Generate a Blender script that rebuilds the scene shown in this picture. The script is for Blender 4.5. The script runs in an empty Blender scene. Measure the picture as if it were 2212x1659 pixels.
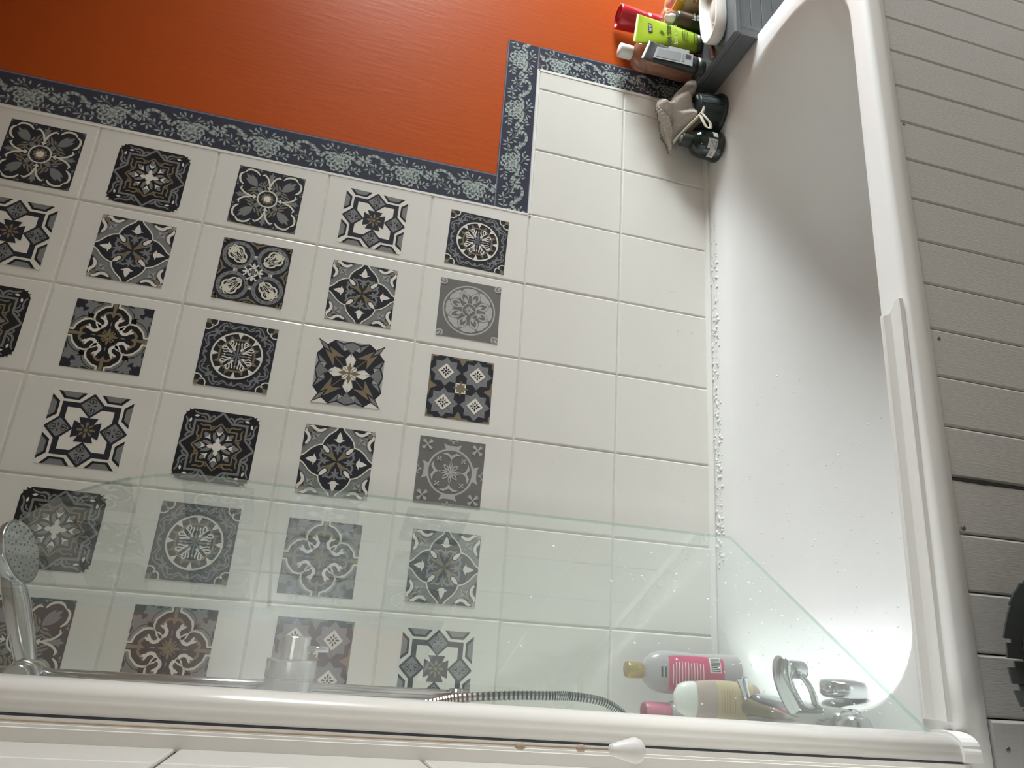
import bpy, bmesh, math, random
from mathutils import Vector, Matrix
from mathutils.bvhtree import BVHTree
random.seed(7)
PI = math.pi
scene = bpy.context.scene
COL = scene.collection

# ---------------------------------------------------------------- camera
cam_d = bpy.data.cameras.new('camera')
cam = bpy.data.objects.new('camera', cam_d); COL.objects.link(cam)
cam_d.sensor_fit = 'HORIZONTAL'; cam_d.sensor_width = 36.0
cam_d.lens = 1550.07 / 2212 * 36
cam_d.clip_start = 0.02; cam_d.clip_end = 60
_right, _down, _fwd = Vector((0.07081535, -0.26121101, -0.96268063)), Vector((-0.94423602, 0.29356957, -0.14911488)), Vector((0.32156419, 0.91955735, -0.22585561))
_m = Matrix.Identity(4)
for _r in range(3):
    _m[_r][0] = _right[_r]; _m[_r][1] = -_down[_r]; _m[_r][2] = -_fwd[_r]
_m.translation = Vector((-1.41489090, -1.56596309, 1.46142166))
cam.matrix_world = _m
scene.camera = cam

# ---------------------------------------------------------------- daylight
world = bpy.data.worlds.new('overcast_sky'); scene.world = world
world.use_nodes = True
world.node_tree.nodes['Background'].inputs[0].default_value = (0.80, 0.88, 1.0, 1)
world.node_tree.nodes['Background'].inputs[1].default_value = 1.2

def area_light(name, loc, direction, sx, sy, power, color):
    d = bpy.data.lights.new(name, 'AREA'); d.shape = 'RECTANGLE'; d.size = sx; d.size_y = sy
    d.energy = power; d.color = color
    o = bpy.data.objects.new(name, d); COL.objects.link(o)
    o.location = loc
    o.rotation_euler = Vector(direction).to_track_quat('-Z', 'Y').to_euler()
    return o

WIN = dict(x=2.2, y0=-1.50, y1=-0.12, z0=0.85, z1=1.95)      # the window in the end wall
# the patch of bright overcast sky that the window looks at
area_light('sky_daylight', (5.4, -1.0, 2.75), (-1, 0.0, -0.30), 6.0, 3.2, 5000, (0.94, 0.97, 1.0))
FILL_WIN = dict(x0=-2.06, x1=-1.425, z0=1.60, z1=2.08, y=-2.30)    # invented unseen window behind the camera, kept for the fill it gives
area_light('added_back_fill', (-1.74, -2.44, 1.86), (0.0, 1, -0.1), 0.60, 0.46, 6, (1.0, 0.93, 0.82))  # added fill light shining in through the invented window

vs = scene.view_settings
vs.view_transform = 'Standard'; vs.look = 'None'; vs.gamma = 1.0
vs.exposure = -0.29
vs.use_curve_mapping = False

cy = scene.cycles
cy.max_bounces = 7; cy.diffuse_bounces = 4; cy.glossy_bounces = 4; cy.transmission_bounces = 5; cy.transparent_max_bounces = 12
cy.caustics_reflective = False; cy.caustics_refractive = False

# ---------------------------------------------------------------- materials
def mat(name, col, rough=0.5, metal=0.0, spec=0.5, var=0.04, vscale=18.0, bump=0.0, bscale=60.0, coat=0.0, trans=0.0, ior=1.45, stretch=None, detail=3.0):
    m = bpy.data.materials.new(name); m.use_nodes = True
    nt = m.node_tree; b = nt.nodes['Principled BSDF']
    b.inputs['Roughness'].default_value = rough; b.inputs['Metallic'].default_value = metal
    b.inputs['Specular IOR Level'].default_value = spec
    b.inputs['Coat Weight'].default_value = coat
    b.inputs['Transmission Weight'].default_value = trans; b.inputs['IOR'].default_value = ior
    tc = nt.nodes.new('ShaderNodeTexCoord'); mp = nt.nodes.new('ShaderNodeMapping')
    nt.links.new(tc.outputs['Object'], mp.inputs[0])
    if stretch: mp.inputs['Scale'].default_value = stretch
    n = nt.nodes.new('ShaderNodeTexNoise'); n.inputs['Scale'].default_value = vscale; n.inputs['Detail'].default_value = detail
    nt.links.new(mp.outputs[0], n.inputs[0])
    r = nt.nodes.new('ShaderNodeMix'); r.data_type = 'RGBA'
    lo = [max(0, c * (1 - var)) for c in col]; hi = [min(1, c * (1 + var)) for c in col]
    r.inputs[6].default_value = (*lo, 1); r.inputs[7].default_value = (*hi, 1)
    nt.links.new(n.outputs[0], r.inputs[0]); nt.links.new(r.outputs[2], b.inputs['Base Color'])
    if bump:
        n2 = nt.nodes.new('ShaderNodeTexNoise'); n2.inputs['Scale'].default_value = bscale; n2.inputs['Detail'].default_value = detail
        nt.links.new(mp.outputs[0], n2.inputs[0])
        bp = nt.nodes.new('ShaderNodeBump'); bp.inputs['Strength'].default_value = bump; bp.inputs['Distance'].default_value = 0.002
        nt.links.new(n2.outputs[0], bp.inputs['Height']); nt.links.new(bp.outputs[0], b.inputs['Normal'])
    return m

def clear_mat(name, tint, haze_col, haze, refl=1.0, rough=0.02):
    """thin clear sheet: tinted see-through, a film of haze and a front-face reflection"""
    m = bpy.data.materials.new(name); m.use_nodes = True
    nt = m.node_tree; nt.nodes.clear()
    out = nt.nodes.new('ShaderNodeOutputMaterial')
    tr = nt.nodes.new('ShaderNodeBsdfTransparent'); tr.inputs[0].default_value = (*tint, 1)
    df = nt.nodes.new('ShaderNodeBsdfDiffuse'); df.inputs[0].default_value = (*haze_col, 1)
    gl = nt.nodes.new('ShaderNodeBsdfGlossy'); gl.inputs[0].default_value = (1, 1, 1, 1); gl.inputs['Roughness'].default_value = rough
    tc = nt.nodes.new('ShaderNodeTexCoord'); nz = nt.nodes.new('ShaderNodeTexNoise'); nz.inputs['Scale'].default_value = 3.0
    nt.links.new(tc.outputs['Object'], nz.inputs[0])
    mul = nt.nodes.new('ShaderNodeMath'); mul.operation = 'MULTIPLY'; mul.inputs[1].default_value = haze * 2
    nt.links.new(nz.outputs[0], mul.inputs[0])
    m1 = nt.nodes.new('ShaderNodeMixShader'); nt.links.new(mul.outputs[0], m1.inputs[0])
    nt.links.new(tr.outputs[0], m1.inputs[1]); nt.links.new(df.outputs[0], m1.inputs[2])
    fr = nt.nodes.new('ShaderNodeFresnel'); fr.inputs[0].default_value = 1.5
    ge = nt.nodes.new('ShaderNodeNewGeometry')
    inv = nt.nodes.new('ShaderNodeMath'); inv.operation = 'SUBTRACT'; inv.inputs[0].default_value = 1.0
    nt.links.new(ge.outputs['Backfacing'], inv.inputs[1])
    f2 = nt.nodes.new('ShaderNodeMath'); f2.operation = 'MULTIPLY'; nt.links.new(fr.outputs[0], f2.inputs[0]); nt.links.new(inv.outputs[0], f2.inputs[1])
    f3 = nt.nodes.new('ShaderNodeMath'); f3.operation = 'MULTIPLY'; f3.use_clamp = True; nt.links.new(f2.outputs[0], f3.inputs[0]); f3.inputs[1].default_value = refl
    m2 = nt.nodes.new('ShaderNodeMixShader'); nt.links.new(f3.outputs[0], m2.inputs[0])
    nt.links.new(m1.outputs[0], m2.inputs[1]); nt.links.new(gl.outputs[0], m2.inputs[2])
    nt.links.new(m2.outputs[0], out.inputs[0])
    return m

M = {}
M['tile'] = mat('glazed_tile', (0.74, 0.72, 0.68), 0.16, spec=0.5, var=0.025, vscale=6, bump=0.10, bscale=9)
M['tile_plain'] = M['tile']
M['grout'] = mat('grout', (0.66, 0.63, 0.58), 0.8, var=0.15, vscale=40)
M['orange'] = mat('orange_satin_paint', (0.455, 0.078, 0.011), 0.34, spec=0.20, var=0.08, vscale=3, bump=0.22, bscale=30, stretch=(3.0, 1.0, 0.5), detail=6)
M['plaster'] = mat('painted_plaster', (0.40, 0.36, 0.30), 0.7, var=0.05)
M['ceiling'] = mat('ceiling_paint', (0.48, 0.42, 0.33), 0.8)
M['floor'] = mat('floor_vinyl', (0.30, 0.27, 0.24), 0.5, var=0.2, vscale=6)
M['acrylic'] = mat('bath_acrylic', (0.81, 0.80, 0.79), 0.27, spec=0.34, var=0.01, coat=0.0)
M['plastic_white'] = mat('white_plastic', (0.76, 0.74, 0.72), 0.28, var=0.02)
M['alu_white'] = mat('white_enamelled_aluminium', (0.74, 0.71, 0.67), 0.22, var=0.03, vscale=14)
M['silicone'] = mat('silicone', (0.78, 0.77, 0.74), 0.3, var=0.03, bump=0.3, bscale=50)
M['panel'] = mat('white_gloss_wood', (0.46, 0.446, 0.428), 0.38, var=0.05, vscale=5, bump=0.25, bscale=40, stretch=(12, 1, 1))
M['dark_gap'] = mat('dark_gap', (0.03, 0.028, 0.026), 0.9)
M['rubber_line'] = mat('grey_gasket', (0.045, 0.045, 0.055), 0.5)
M['grey_wood'] = mat('grey_eggshell_wood', (0.115, 0.122, 0.130), 0.36, var=0.06, bump=0.15, bscale=30, stretch=(1, 8, 8))
M['chrome'] = mat('chrome', (0.60, 0.61, 0.63), 0.15, metal=1.0, var=0.02)
M['chrome_dull'] = mat('limescaled_chrome', (0.62, 0.62, 0.62), 0.22, metal=1.0, var=0.12, vscale=40)
M['glass'] = clear_mat('screen_glass', (0.955, 0.980, 0.968), (0.74, 0.82, 0.78), 0.035, 1.5)
M['glass_edge'] = clear_mat('glass_edge_green', (0.70, 0.84, 0.78), (0.55, 0.75, 0.66), 0.10, 2.0)
M['window_glass'] = clear_mat('window_glass', (0.95, 0.97, 0.96), (0.8, 0.8, 0.8), 0.01)
M['water'] = mat('water_drop', (0.86, 0.87, 0.87), 0.04, spec=1.0, trans=0.12, ior=1.33, var=0.0)  # near-white base colour stands in for the bright highlights of clear drops
# prints
M['navy'] = mat('print_navy', (0.022, 0.025, 0.036), 0.33, var=0.05)
M['black'] = mat('print_black', (0.013, 0.014, 0.018), 0.33, var=0.05)
M['pgrey'] = mat('print_grey', (0.205, 0.21, 0.215), 0.33, var=0.05)
M['pgrey_l'] = mat('print_light_grey', (0.36, 0.365, 0.36), 0.33, var=0.05)
M['pgrey_d'] = mat('print_dark_grey', (0.125, 0.125, 0.13), 0.33, var=0.05)
M['pwhite'] = mat('print_white', (0.76, 0.72, 0.67), 0.33, var=0.02)
M['cream'] = mat('print_cream', (0.70, 0.68, 0.58), 0.33, var=0.02)
M['gold'] = mat('print_gold', (0.215, 0.170, 0.108), 0.33, var=0.05)
M['sgrey'] = mat('vinyl_grey', (0.165, 0.162, 0.158), 0.3, var=0.05)
M['slight'] = mat('vinyl_pale_grey', (0.44, 0.44, 0.42), 0.3, var=0.05)
M['b_navy'] = mat('border_navy', (0.040, 0.043, 0.066), 0.28, var=0.06)
M['b_edge'] = mat('border_edge_blue', (0.17, 0.18, 0.25), 0.28, var=0.06)
M['b_light'] = mat('border_pale', (0.40, 0.45, 0.43), 0.3, var=0.08)
M['b_mid'] = mat('border_mid', (0.235, 0.275, 0.27), 0.3, var=0.08)
M['b_dim'] = mat('border_dim', (0.115, 0.135, 0.14), 0.3, var=0.08)

# ---------------------------------------------------------------- mesh helpers
class MB:
    def __init__(s): s.v = []; s.f = []; s.m = []; s.sm = []
    def face(s, pts, mi=0, smooth=False):
        n = len(s.v); s.v += [tuple(p) for p in pts]; s.f.append(tuple(range(n, n + len(pts)))); s.m.append(mi); s.sm.append(smooth)
    def grid(s, rings, mi=0, closed=True, cap0=False, cap1=False, smooth=True):
        n = len(s.v); k = len(rings[0])
        for r in rings: s.v += [tuple(p) for p in r]
        for i in range(len(rings) - 1):
            for j in range(k if closed else k - 1):
                j2 = (j + 1) % k
                s.f.append((n + i*k + j, n + i*k + j2, n + (i+1)*k + j2, n + (i+1)*k + j)); s.m.append(mi); s.sm.append(smooth)
        if cap0: s.f.append(tuple(n + j for j in reversed(range(k)))); s.m.append(mi); s.sm.append(False)
        if cap1: s.f.append(tuple(n + (len(rings)-1)*k + j for j in range(k))); s.m.append(mi); s.sm.append(False)
    def box(s, c, d, mi=0, bev=0.0, rot=None):
        x, y, z = [q / 2 for q in d]
        if bev <= 0:
            P = [(-x,-y,-z),(x,-y,-z),(x,y,-z),(-x,y,-z),(-x,-y,z),(x,-y,z),(x,y,z),(-x,y,z)]
            F = [(0,3,2,1),(4,5,6,7),(0,1,5,4),(1,2,6,5),(2,3,7,6),(3,0,4,7)]
        else:
            bm = bmesh.new(); bmesh.ops.create_cube(bm, size=1.0)
            bmesh.ops.scale(bm, vec=d, verts=bm.verts)
            bmesh.ops.bevel(bm, geom=list(bm.edges), offset=min(bev, min(d) * .45), segments=2, profile=0.5, affect='EDGES')
            bm.verts.index_update()
            P = [tuple(v.co) for v in bm.verts]; F = [tuple(v.index for v in f.verts) for f in bm.faces]; bm.free()
        n = len(s.v)
        for p in P:
            q = Vector(p)
            if rot: q = rot @ q
            s.v.append((q.x + c[0], q.y + c[1], q.z + c[2]))
        for f in F: s.f.append(tuple(i + n for i in f)); s.m.append(mi); s.sm.append(False)
    def lathe(s, prof, n=32, mi=0, axis='Z', c=(0,0,0), sx=1.0, sy=1.0, smooth=True, cap=True):
        rings = []
        for r, h in prof:
            ring = []
            for i in range(n):
                a = 2*PI*i/n; p = (r*math.cos(a)*sx, r*math.sin(a)*sy, h)
                if axis == 'X': p = (p[2], p[0], p[1])
                if axis == 'Y': p = (p[0], p[2], -p[1]) if False else (p[1], p[2], p[0])
                ring.append((p[0]+c[0], p[1]+c[1], p[2]+c[2]))
            rings.append(ring)
        s.grid(rings, mi, True, cap, cap, smooth)
    def tube(s, path, r, n=12, mi=0, smooth=True, cap=True):
        path = [Vector(p) for p in path]; rr = r if isinstance(r, (list, tuple)) else [r]*len(path)
        t0 = (path[1]-path[0]).normalized(); up = Vector((0,0,1)) if abs(t0.z) < .9 else Vector((1,0,0))
        nx = t0.cross(up).normalized(); rings = []
        for i, p in enumerate(path):
            t = (path[min(i+1,len(path)-1)] - path[max(i-1,0)]).normalized()
            nx = (nx - t*nx.dot(t)).normalized(); ny = t.cross(nx)
            rings.append([p + (nx*math.cos(2*PI*k/n) + ny*math.sin(2*PI*k/n))*rr[i] for k in range(n)])
        s.grid(rings, mi, True, cap, cap, smooth)
    def mesh(s, name, mats):
        me = bpy.data.meshes.new(name)
        me.from_pydata(s.v, [], s.f)
        for m in mats: me.materials.append(m)
        me.polygons.foreach_set('material_index', s.m)
        me.polygons.foreach_set('use_smooth', s.sm)
        me.update()
        return me
    def build(s, name, mats, parent=None, fix=True, loc=None, weld=False):
        if not isinstance(mats, (list, tuple)): mats = [mats]
        me = s.mesh(name, mats)
        if fix:
            bm = bmesh.new(); bm.from_mesh(me)
            if weld: bmesh.ops.remove_doubles(bm, verts=bm.verts, dist=1e-6)
            bmesh.ops.recalc_face_normals(bm, faces=bm.faces); bm.to_mesh(me); bm.free()
        return link(name, me, parent, loc)

def link(name, me, parent=None, loc=None):
    o = bpy.data.objects.new(name, me); COL.objects.link(o)
    if parent: o.parent = parent
    if loc: o.location = loc
    return o
def thing(name, loc=(0,0,0), rot=(0,0,0)):
    o = bpy.data.objects.new(name, None); o.empty_display_size = 0.05; COL.objects.link(o); o.location = loc; o.rotation_euler = rot
    return o
def tag(o, label=None, cat=None, group=None, kind=None):
    if label: o['label'] = label
    if cat: o['category'] = cat
    if group: o['group'] = group
    if kind: o['kind'] = kind
    return o
def struct(o): o['kind'] = 'structure'; return o
def smooth_path(pts, n=6, closed=False):
    pts = [Vector(p) for p in pts]; out = []
    m = len(pts)
    for i in range(m - 1):
        p0 = pts[max(i-1,0)]; p1 = pts[i]; p2 = pts[i+1]; p3 = pts[min(i+2,m-1)]
        for k in range(n):
            t = k/n
            out.append(0.5*((2*p1) + (p2-p0)*t + (2*p0-5*p1+4*p2-p3)*t*t + (3*p1-p0-3*p2+p3)*t**3))
    out.append(pts[-1]); return out
def text_mesh(body, size, material, parent, loc, rot=(PI/2,0,0), align='CENTER', extrude=0.0001, name='lettering', bold=0.0, sx=1.0):
    cu = bpy.data.curves.new(name, 'FONT'); cu.body = body; cu.size = size; cu.align_x = align; cu.align_y = 'CENTER'; cu.extrude = extrude
    cu.offset = bold; cu.resolution_u = 3
    t = bpy.data.objects.new(name, cu); COL.objects.link(t)
    bpy.context.view_layer.update()
    me = bpy.data.meshes.new_from_object(t.evaluated_get(bpy.context.evaluated_depsgraph_get()))
    bpy.data.objects.remove(t); bpy.data.curves.remove(cu)
    me.materials.clear(); me.materials.append(material)
    o = link(name, me, parent, loc); o.rotation_euler = rot; o.scale = (sx, 1, 1)
    return o

# ---------------------------------------------------------------- room shell
TAPX = lambda y, z=0.552: -1.600 - 0.06 * y - 0.012 * (1.75 - z)       # the tap-end wall is a little out of square and plumb
RIM = 0.552
b = MB(); b.box(((-1.75+2.32)/2, 0.054, 1.225), (2.32+1.75, 0.10, 2.45)); wall_back = struct(b.build('wall_back', M['orange']))
SK = math.atan(0.06)
tap_rot = Matrix.Rotation(SK, 4, 'Z')
b = MB(); b.box((-0.054, -0.655, 1.225), (0.10, 1.47, 2.44)); wall_tap = struct(b.build('wall_tap', M['grout'])); wall_tap.location = (-1.621, 0, 0); wall_tap.rotation_euler = (0, 0.012, SK)
# end wall with the window opening
b = MB(); xw = WIN['x'] + 0.05
for (y0, y1, z0, z1) in ((-2.40, WIN['y0'], 0, 2.45), (WIN['y1'], 0.10, 0, 2.45), (WIN['y0'], WIN['y1'], 0, WIN['z0']), (WIN['y0'], WIN['y1'], WIN['z1'], 2.45)):
    b.box((xw, (y0+y1)/2, (z0+z1)/2), (0.10, y1-y0, z1-z0))
wall_end = struct(b.build('wall_end', M['orange']))
b = MB(); yw = FILL_WIN['y'] - 0.05
for (x0, x1, z0, z1) in ((-2.30, FILL_WIN['x0'], 0, 2.45), (FILL_WIN['x1'], 2.30, 0, 2.45), (FILL_WIN['x0'], FILL_WIN['x1'], 0, FILL_WIN['z0']), (FILL_WIN['x0'], FILL_WIN['x1'], FILL_WIN['z1'], 2.45)):
    b.box(((x0+x1)/2, yw, (z0+z1)/2), (x1-x0, 0.10, z1-z0))
wall_front = struct(b.build('wall_front', M['plaster']))
b = MB(); b.box((0.0, -1.15, -0.05), (4.7, 2.6, 0.10)); floor = struct(b.build('floor', M['floor']))
b = MB(); b.box((0.0, -1.15, 2.50), (4.7, 2.6, 0.10)); struct(b.build('ceiling', M['ceiling']))
b = MB(); b.box((-2.25, -1.85, 1.225), (0.10, 0.90, 2.45)); b.box((-1.925, -1.40, 1.225), (0.62, 0.08, 2.45)); struct(b.build('wall_side', M['plaster']))
def window(name, c, w, h, axis):
    root = struct(thing(name, c)); t = 0.05; d = 0.06
    for i, (a, z, ww, hh) in enumerate(((0, h/2-t/2, w, t), (0, -h/2+t/2, w, t), (-w/2+t/2, 0, t, h-2*t), (w/2-t/2, 0, t, h-2*t), (0, 0, t*.8, h-2*t))):
        b = MB(); b.box((0, a, z) if axis == 'X' else (a, 0, z), (d, ww, hh) if axis == 'X' else (ww, d, hh), 0, .006); b.build('window_frame', M['plastic_white'], root)
    b = MB(); b.box((0, 0, 0), (0.006, w-2*t, h-2*t) if axis == 'X' else (w-2*t, 0.006, h-2*t)); b.build('pane', M['window_glass'], root)
window('window_1', (WIN['x']+.05, (WIN['y0']+WIN['y1'])/2, (WIN['z0']+WIN['z1'])/2), WIN['y1']-WIN['y0'], WIN['z1']-WIN['z0'], 'X')
window('added_window', ((FILL_WIN['x0']+FILL_WIN['x1'])/2, FILL_WIN['y']-.05, (FILL_WIN['z0']+FILL_WIN['z1'])/2), FILL_WIN['x1']-FILL_WIN['x0'], FILL_WIN['z1']-FILL_WIN['z0'], 'Y')  # invented window, out of view, in front of the added fill light

# tiles: one shared mesh per size, each tile an object of its own
TW, TH, Z0 = 0.2, 0.25332, 0.81
def tile_mesh(w, h, d=0.0045, bev=0.0028):
    b = MB(); rings = []
    for ins, y in ((0, 0), (0, -d+bev), (bev*.3, -d+bev*.3), (bev, -d)):
        rings.append([(-w/2+ins, y, -h/2+ins), (w/2-ins, y, -h/2+ins), (w/2-ins, y, h/2-ins), (-w/2+ins, y, h/2-ins)])
    b.grid(rings, 0, True, False, True, smooth=False)
    me = b.mesh('tile', [M['tile']]); return me
G = 0.0035
tm_full = tile_mesh(TW-G, TH-G)
tm_cut = tile_mesh(0.060, TH-G)
tm_top = tile_mesh(TW-G, 2.45-(Z0+6*TH)-.004)
def put_tile(me, x, z, parent, y=0.0045):
    o = link('tile', me, parent, (x + random.uniform(-.0004,.0004), y + random.uniform(-.0002,.0002), z)); o.rotation_euler = (random.uniform(-.0022,.0022), 0, random.uniform(-.0028,.0028)); return o
for c in range(0, 8):
    for r in range(-1, 7):
        if c < 2 and r > 0: continue
        zc = Z0 + (r+.5)*TH
        if r == 6: put_tile(tm_top, -(c+.5)*TW, (2.45 + Z0+6*TH)/2, wall_back)
        else: put_tile(tm_full, -(c+.5)*TW, zc, wall_back)
for r in (-1, 0): put_tile(tm_cut, 0.0317, Z0+(r+.5)*TH, wall_back)
# grout bed behind the tiles
b = MB(); b.box((-1.0, 0.0035, (0.553+2.449)/2), (1.2, 0.003, 1.896)); b.box((-0.169, 0.0035, (0.553+Z0+TH)/2), (0.462, 0.003, Z0+TH-0.553))
b.build('grout', M['grout'], wall_back)
# tap-end wall tiles
for c in range(0, 6):
    for r in range(-1, 6):
        o = link('tile', tm_full, wall_tap, (0.0005, -(c+.5)*TW-.01, Z0+(r+.5)*TH)); o.rotation_euler = (0, 0, PI/2 + random.uniform(-.003,.003))
# white caulk lines where border meets tile, and the silicone bead on the bath
def strip(name, p, q, w, d, material, parent=None):
    p, q = Vector(p), Vector(q); b = MB(); dirv = (q-p).normalized(); side = dirv.cross(Vector((0,1,0))).normalized()
    rings = []
    for pt in (p, q):
        rings.append([pt - side*w/2 + Vector((0,.002,0)), pt - side*w*.3 - Vector((0,d,0)), pt + side*w*.3 - Vector((0,d,0)), pt + side*w/2 + Vector((0,.002,0))])
    b.grid(rings, 0, True, True, True, False); return b.build(name, material, parent)
strip('caulk', (-0.4015,0.001,1.06), (-0.4085,0.001,2.44), 0.009, 0.002, M['silicone'], wall_back)
strip('caulk', (-0.402,0.001,1.0642), (0.066,0.001,1.0662), 0.009, 0.002, M['silicone'], wall_back)
strip('caulk', (0.0640,0.001,1.066), (0.0705,0.001,0.624), 0.012, 0.002, M['silicone'], wall_back)

# ---------------------------------------------------------------- printed art (flat print built in thin layers)
PAL = ['navy', 'black', 'pgrey', 'pgrey_l', 'pgrey_d', 'pwhite', 'cream', 'gold', 'sgrey', 'slight', 'tile']
def clip(poly, lim=1.0):
    for ax, sg in ((0, 1), (0, -1), (1, 1), (1, -1)):
        out = []; n = len(poly)
        for i in range(n):
            a, c = poly[i], poly[(i+1) % n]; da = lim - sg*a[ax]; dc = lim - sg*c[ax]
            if da >= 0: out.append(a)
            if (da >= 0) != (dc >= 0):
                t = da/(da-dc); out.append((a[0]+(c[0]-a[0])*t, a[1]+(c[1]-a[1])*t))
        poly = out
        if len(poly) < 3: return []
    return poly
def rotp(pts, a):
    ca, sa = math.cos(a), math.sin(a); return [(x*ca-y*sa, x*sa+y*ca) for x, y in pts]
class Art:
    def __init__(s, base=None, outline=None): s.base = base; s.outline = outline or [(-1,-1),(1,-1),(1,1),(-1,1)]; s.items = []; s.k = 0
    def _add(s, col, polys, sym):
        s.k += 1; res = []
        for p in polys:
            if sym == '1': res.append(p)
            elif sym == '4': res += [rotp(p, k*PI/2) for k in range(4)]
            elif sym == '8':
                q = [(-x, y) for x, y in p]
                for k in range(4): res += [rotp(p, k*PI/2), rotp(q, k*PI/2)]
            elif sym == 'r8': res += [rotp(p, k*PI/4) for k in range(8)]
            elif sym == 'd8':
                q = [(-x, y) for x, y in p]
                for k in range(8): res += [rotp(p, k*PI/4), rotp(q, k*PI/4)]
        for p in res: s.items.append((s.k, col, p))
    def p(s, col, pts, sym='4'): s._add(col, [pts], sym)
    def c(s, col, x, y, r, sym='4', n=14): s._add(col, [[(x+r*math.cos(2*PI*i/n), y+r*math.sin(2*PI*i/n)) for i in range(n)]], sym)
    def ring(s, col, r0, r1, n=48, x=0, y=0, sym='1'):
        P = []
        for i in range(n):
            a, c = 2*PI*i/n, 2*PI*(i+1)/n
            P.append([(x+r0*math.cos(a), y+r0*math.sin(a)), (x+r1*math.cos(a), y+r1*math.sin(a)), (x+r1*math.cos(c), y+r1*math.sin(c)), (x+r0*math.cos(c), y+r0*math.sin(c))])
        s._add(col, P, sym)
    def leaf(s, col, a, c, w, sym='4', n=5, bias=0.5):
        dx, dy = c[0]-a[0], c[1]-a[1]; L = math.hypot(dx, dy); nx, ny = -dy/L, dx/L; L1 = []; L2 = []
        for i in range(1, n):
            t = i/n; tt = t**(math.log(.5)/math.log(bias)); o = w/2*math.sin(PI*tt)
            L1.append((a[0]+dx*t+nx*o, a[1]+dy*t+ny*o)); L2.append((a[0]+dx*t-nx*o, a[1]+dy*t-ny*o))
        s._add(col, [[a]+L1+[c]+L2[::-1]], sym)
    def s(s, col, pts, w, sym='8', taper=True, sharp=False, closed=False):
        P = [Vector((x, y, 0)) for x, y in pts]
        if not sharp: P = smooth_path(P, 4)
        if closed: P = P + [P[0]]
        n = len(P); quads = []; side = []
        for i in range(n):
            if closed and i in (0, n-1): a, c = P[n-2], P[1]
            else: a, c = P[max(i-1,0)], P[min(i+1,n-1)]
            t = (c-a); t.normalize(); nn = Vector((-t.y, t.x, 0)); f = 1.0
            if sharp and (closed or 0 < i < n-1):
                t1 = (P[i]-a).normalized(); d = max(.35, nn.dot(Vector((-t1.y, t1.x, 0)))); f = 1/d
            if taper and not closed: f *= max(.12, min(1, 1.25*math.sin(PI*(.12+.80*i/(n-1)))))
            side.append((P[i]+nn*w/2*f, P[i]-nn*w/2*f))
        for i in range(n-1):
            a, c = side[i], side[i+1]; quads.append([(a[0].x,a[0].y),(c[0].x,c[0].y),(c[1].x,c[1].y),(a[1].x,a[1].y)])
        s._add(col, quads, sym)
    def mesh(s, name, half=0.075):
        b = MB(); dz = 0.00006
        f = lambda p, h: (p[1]*half, -h, -p[0]*half)
        used = sorted({c for _, c, _ in s.items} | {s.base}); idx = {c: i for i, c in enumerate(used)}
        O = s.outline
        b.grid([[f(p, 0) for p in O], [f(p, .0004) for p in O]], idx[s.base], True, False, True, False)
        for k, col, p in s.items:
            q = clip(p, .999)
            if len(q) >= 3:
                area = sum(q[i][0]*q[(i+1) % len(q)][1]-q[(i+1) % len(q)][0]*q[i][1] for i in range(len(q)))
                if abs(area) < 1e-6: continue
                if area > 0: q = q[::-1]
                b.face([f(t, .0004+dz*k) for t in q], idx[col])
        return b.mesh(name, [M[c] for c in used])

def art_tulip():
    A = Art('pgrey')
    A.p('navy', [(.31,1.01),(.42,.90),(.58,.82),(.74,.80),(.86,.86),(.90,1.01)], '8')
    A.p('pgrey_l', [(.90,.90),(.90,1),(1,1),(1,.90)])
    A.s('pwhite', [(.42,.93),(.55,.855),(.68,.87),(.78,.95),(.88,.955)], .085)
    A.c('gold', .845, .845, .07)
    A.s('pgrey_d', [(.30,.99),(.44,.84),(.62,.765),(.78,.76)], .02, taper=False)
    A.leaf('pgrey_l', (.53,.53), (.79,.79), .10); A.leaf('pgrey_l', (.55,.77), (.77,.55), .10); A.leaf('pgrey_d', (.56,.56), (.76,.76), .05)
    o = [(.06,1.02),(.13,.91),(.22,.83),(.306,.753),(.40,.63),(.44,.53),(.455,.455)]
    q = o + [(y, x) for x, y in o[::-1][1:]]
    full = []
    for k in range(4): full += rotp(q, -k*PI/2)
    A.p('navy', full, '1')
    A.s('cream', q, .038, '4', taper=False, sharp=True)
    A.p('pwhite', [(0,.87),(.045,.79),(.08,.70),(.075,.66),(.17,.635),(.10,.61),(.065,.575),(0,.555),(-.065,.575),(-.10,.61),(-.17,.635),(-.075,.66),(-.08,.70),(-.045,.79)])
    A.leaf('pgrey', (0,.54), (0,.18), .085)
    A.s('pgrey', [(.0,.33),(.07,.43),(.15,.47),(.23,.44),(.30,.45),(.33,.49)], .06)
    A.s('pgrey', [(0,.36),(.06,.34),(.09,.29)], .05)
    A.s('pgrey', [(.20,.20),(.30,.17),(.38,.22),(.41,.30)], .045)
    A.leaf('pwhite', (.255,.255), (.44,.44), .115); A.leaf('pwhite', (.24,.24), (.36,.27), .035, '8')
    A.leaf('gold', (.015,.015), (.235,.235), .105); A.s('gold', [(.15,.17),(.21,.13),(.26,.17),(.29,.14)], .04)
    return A
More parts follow.
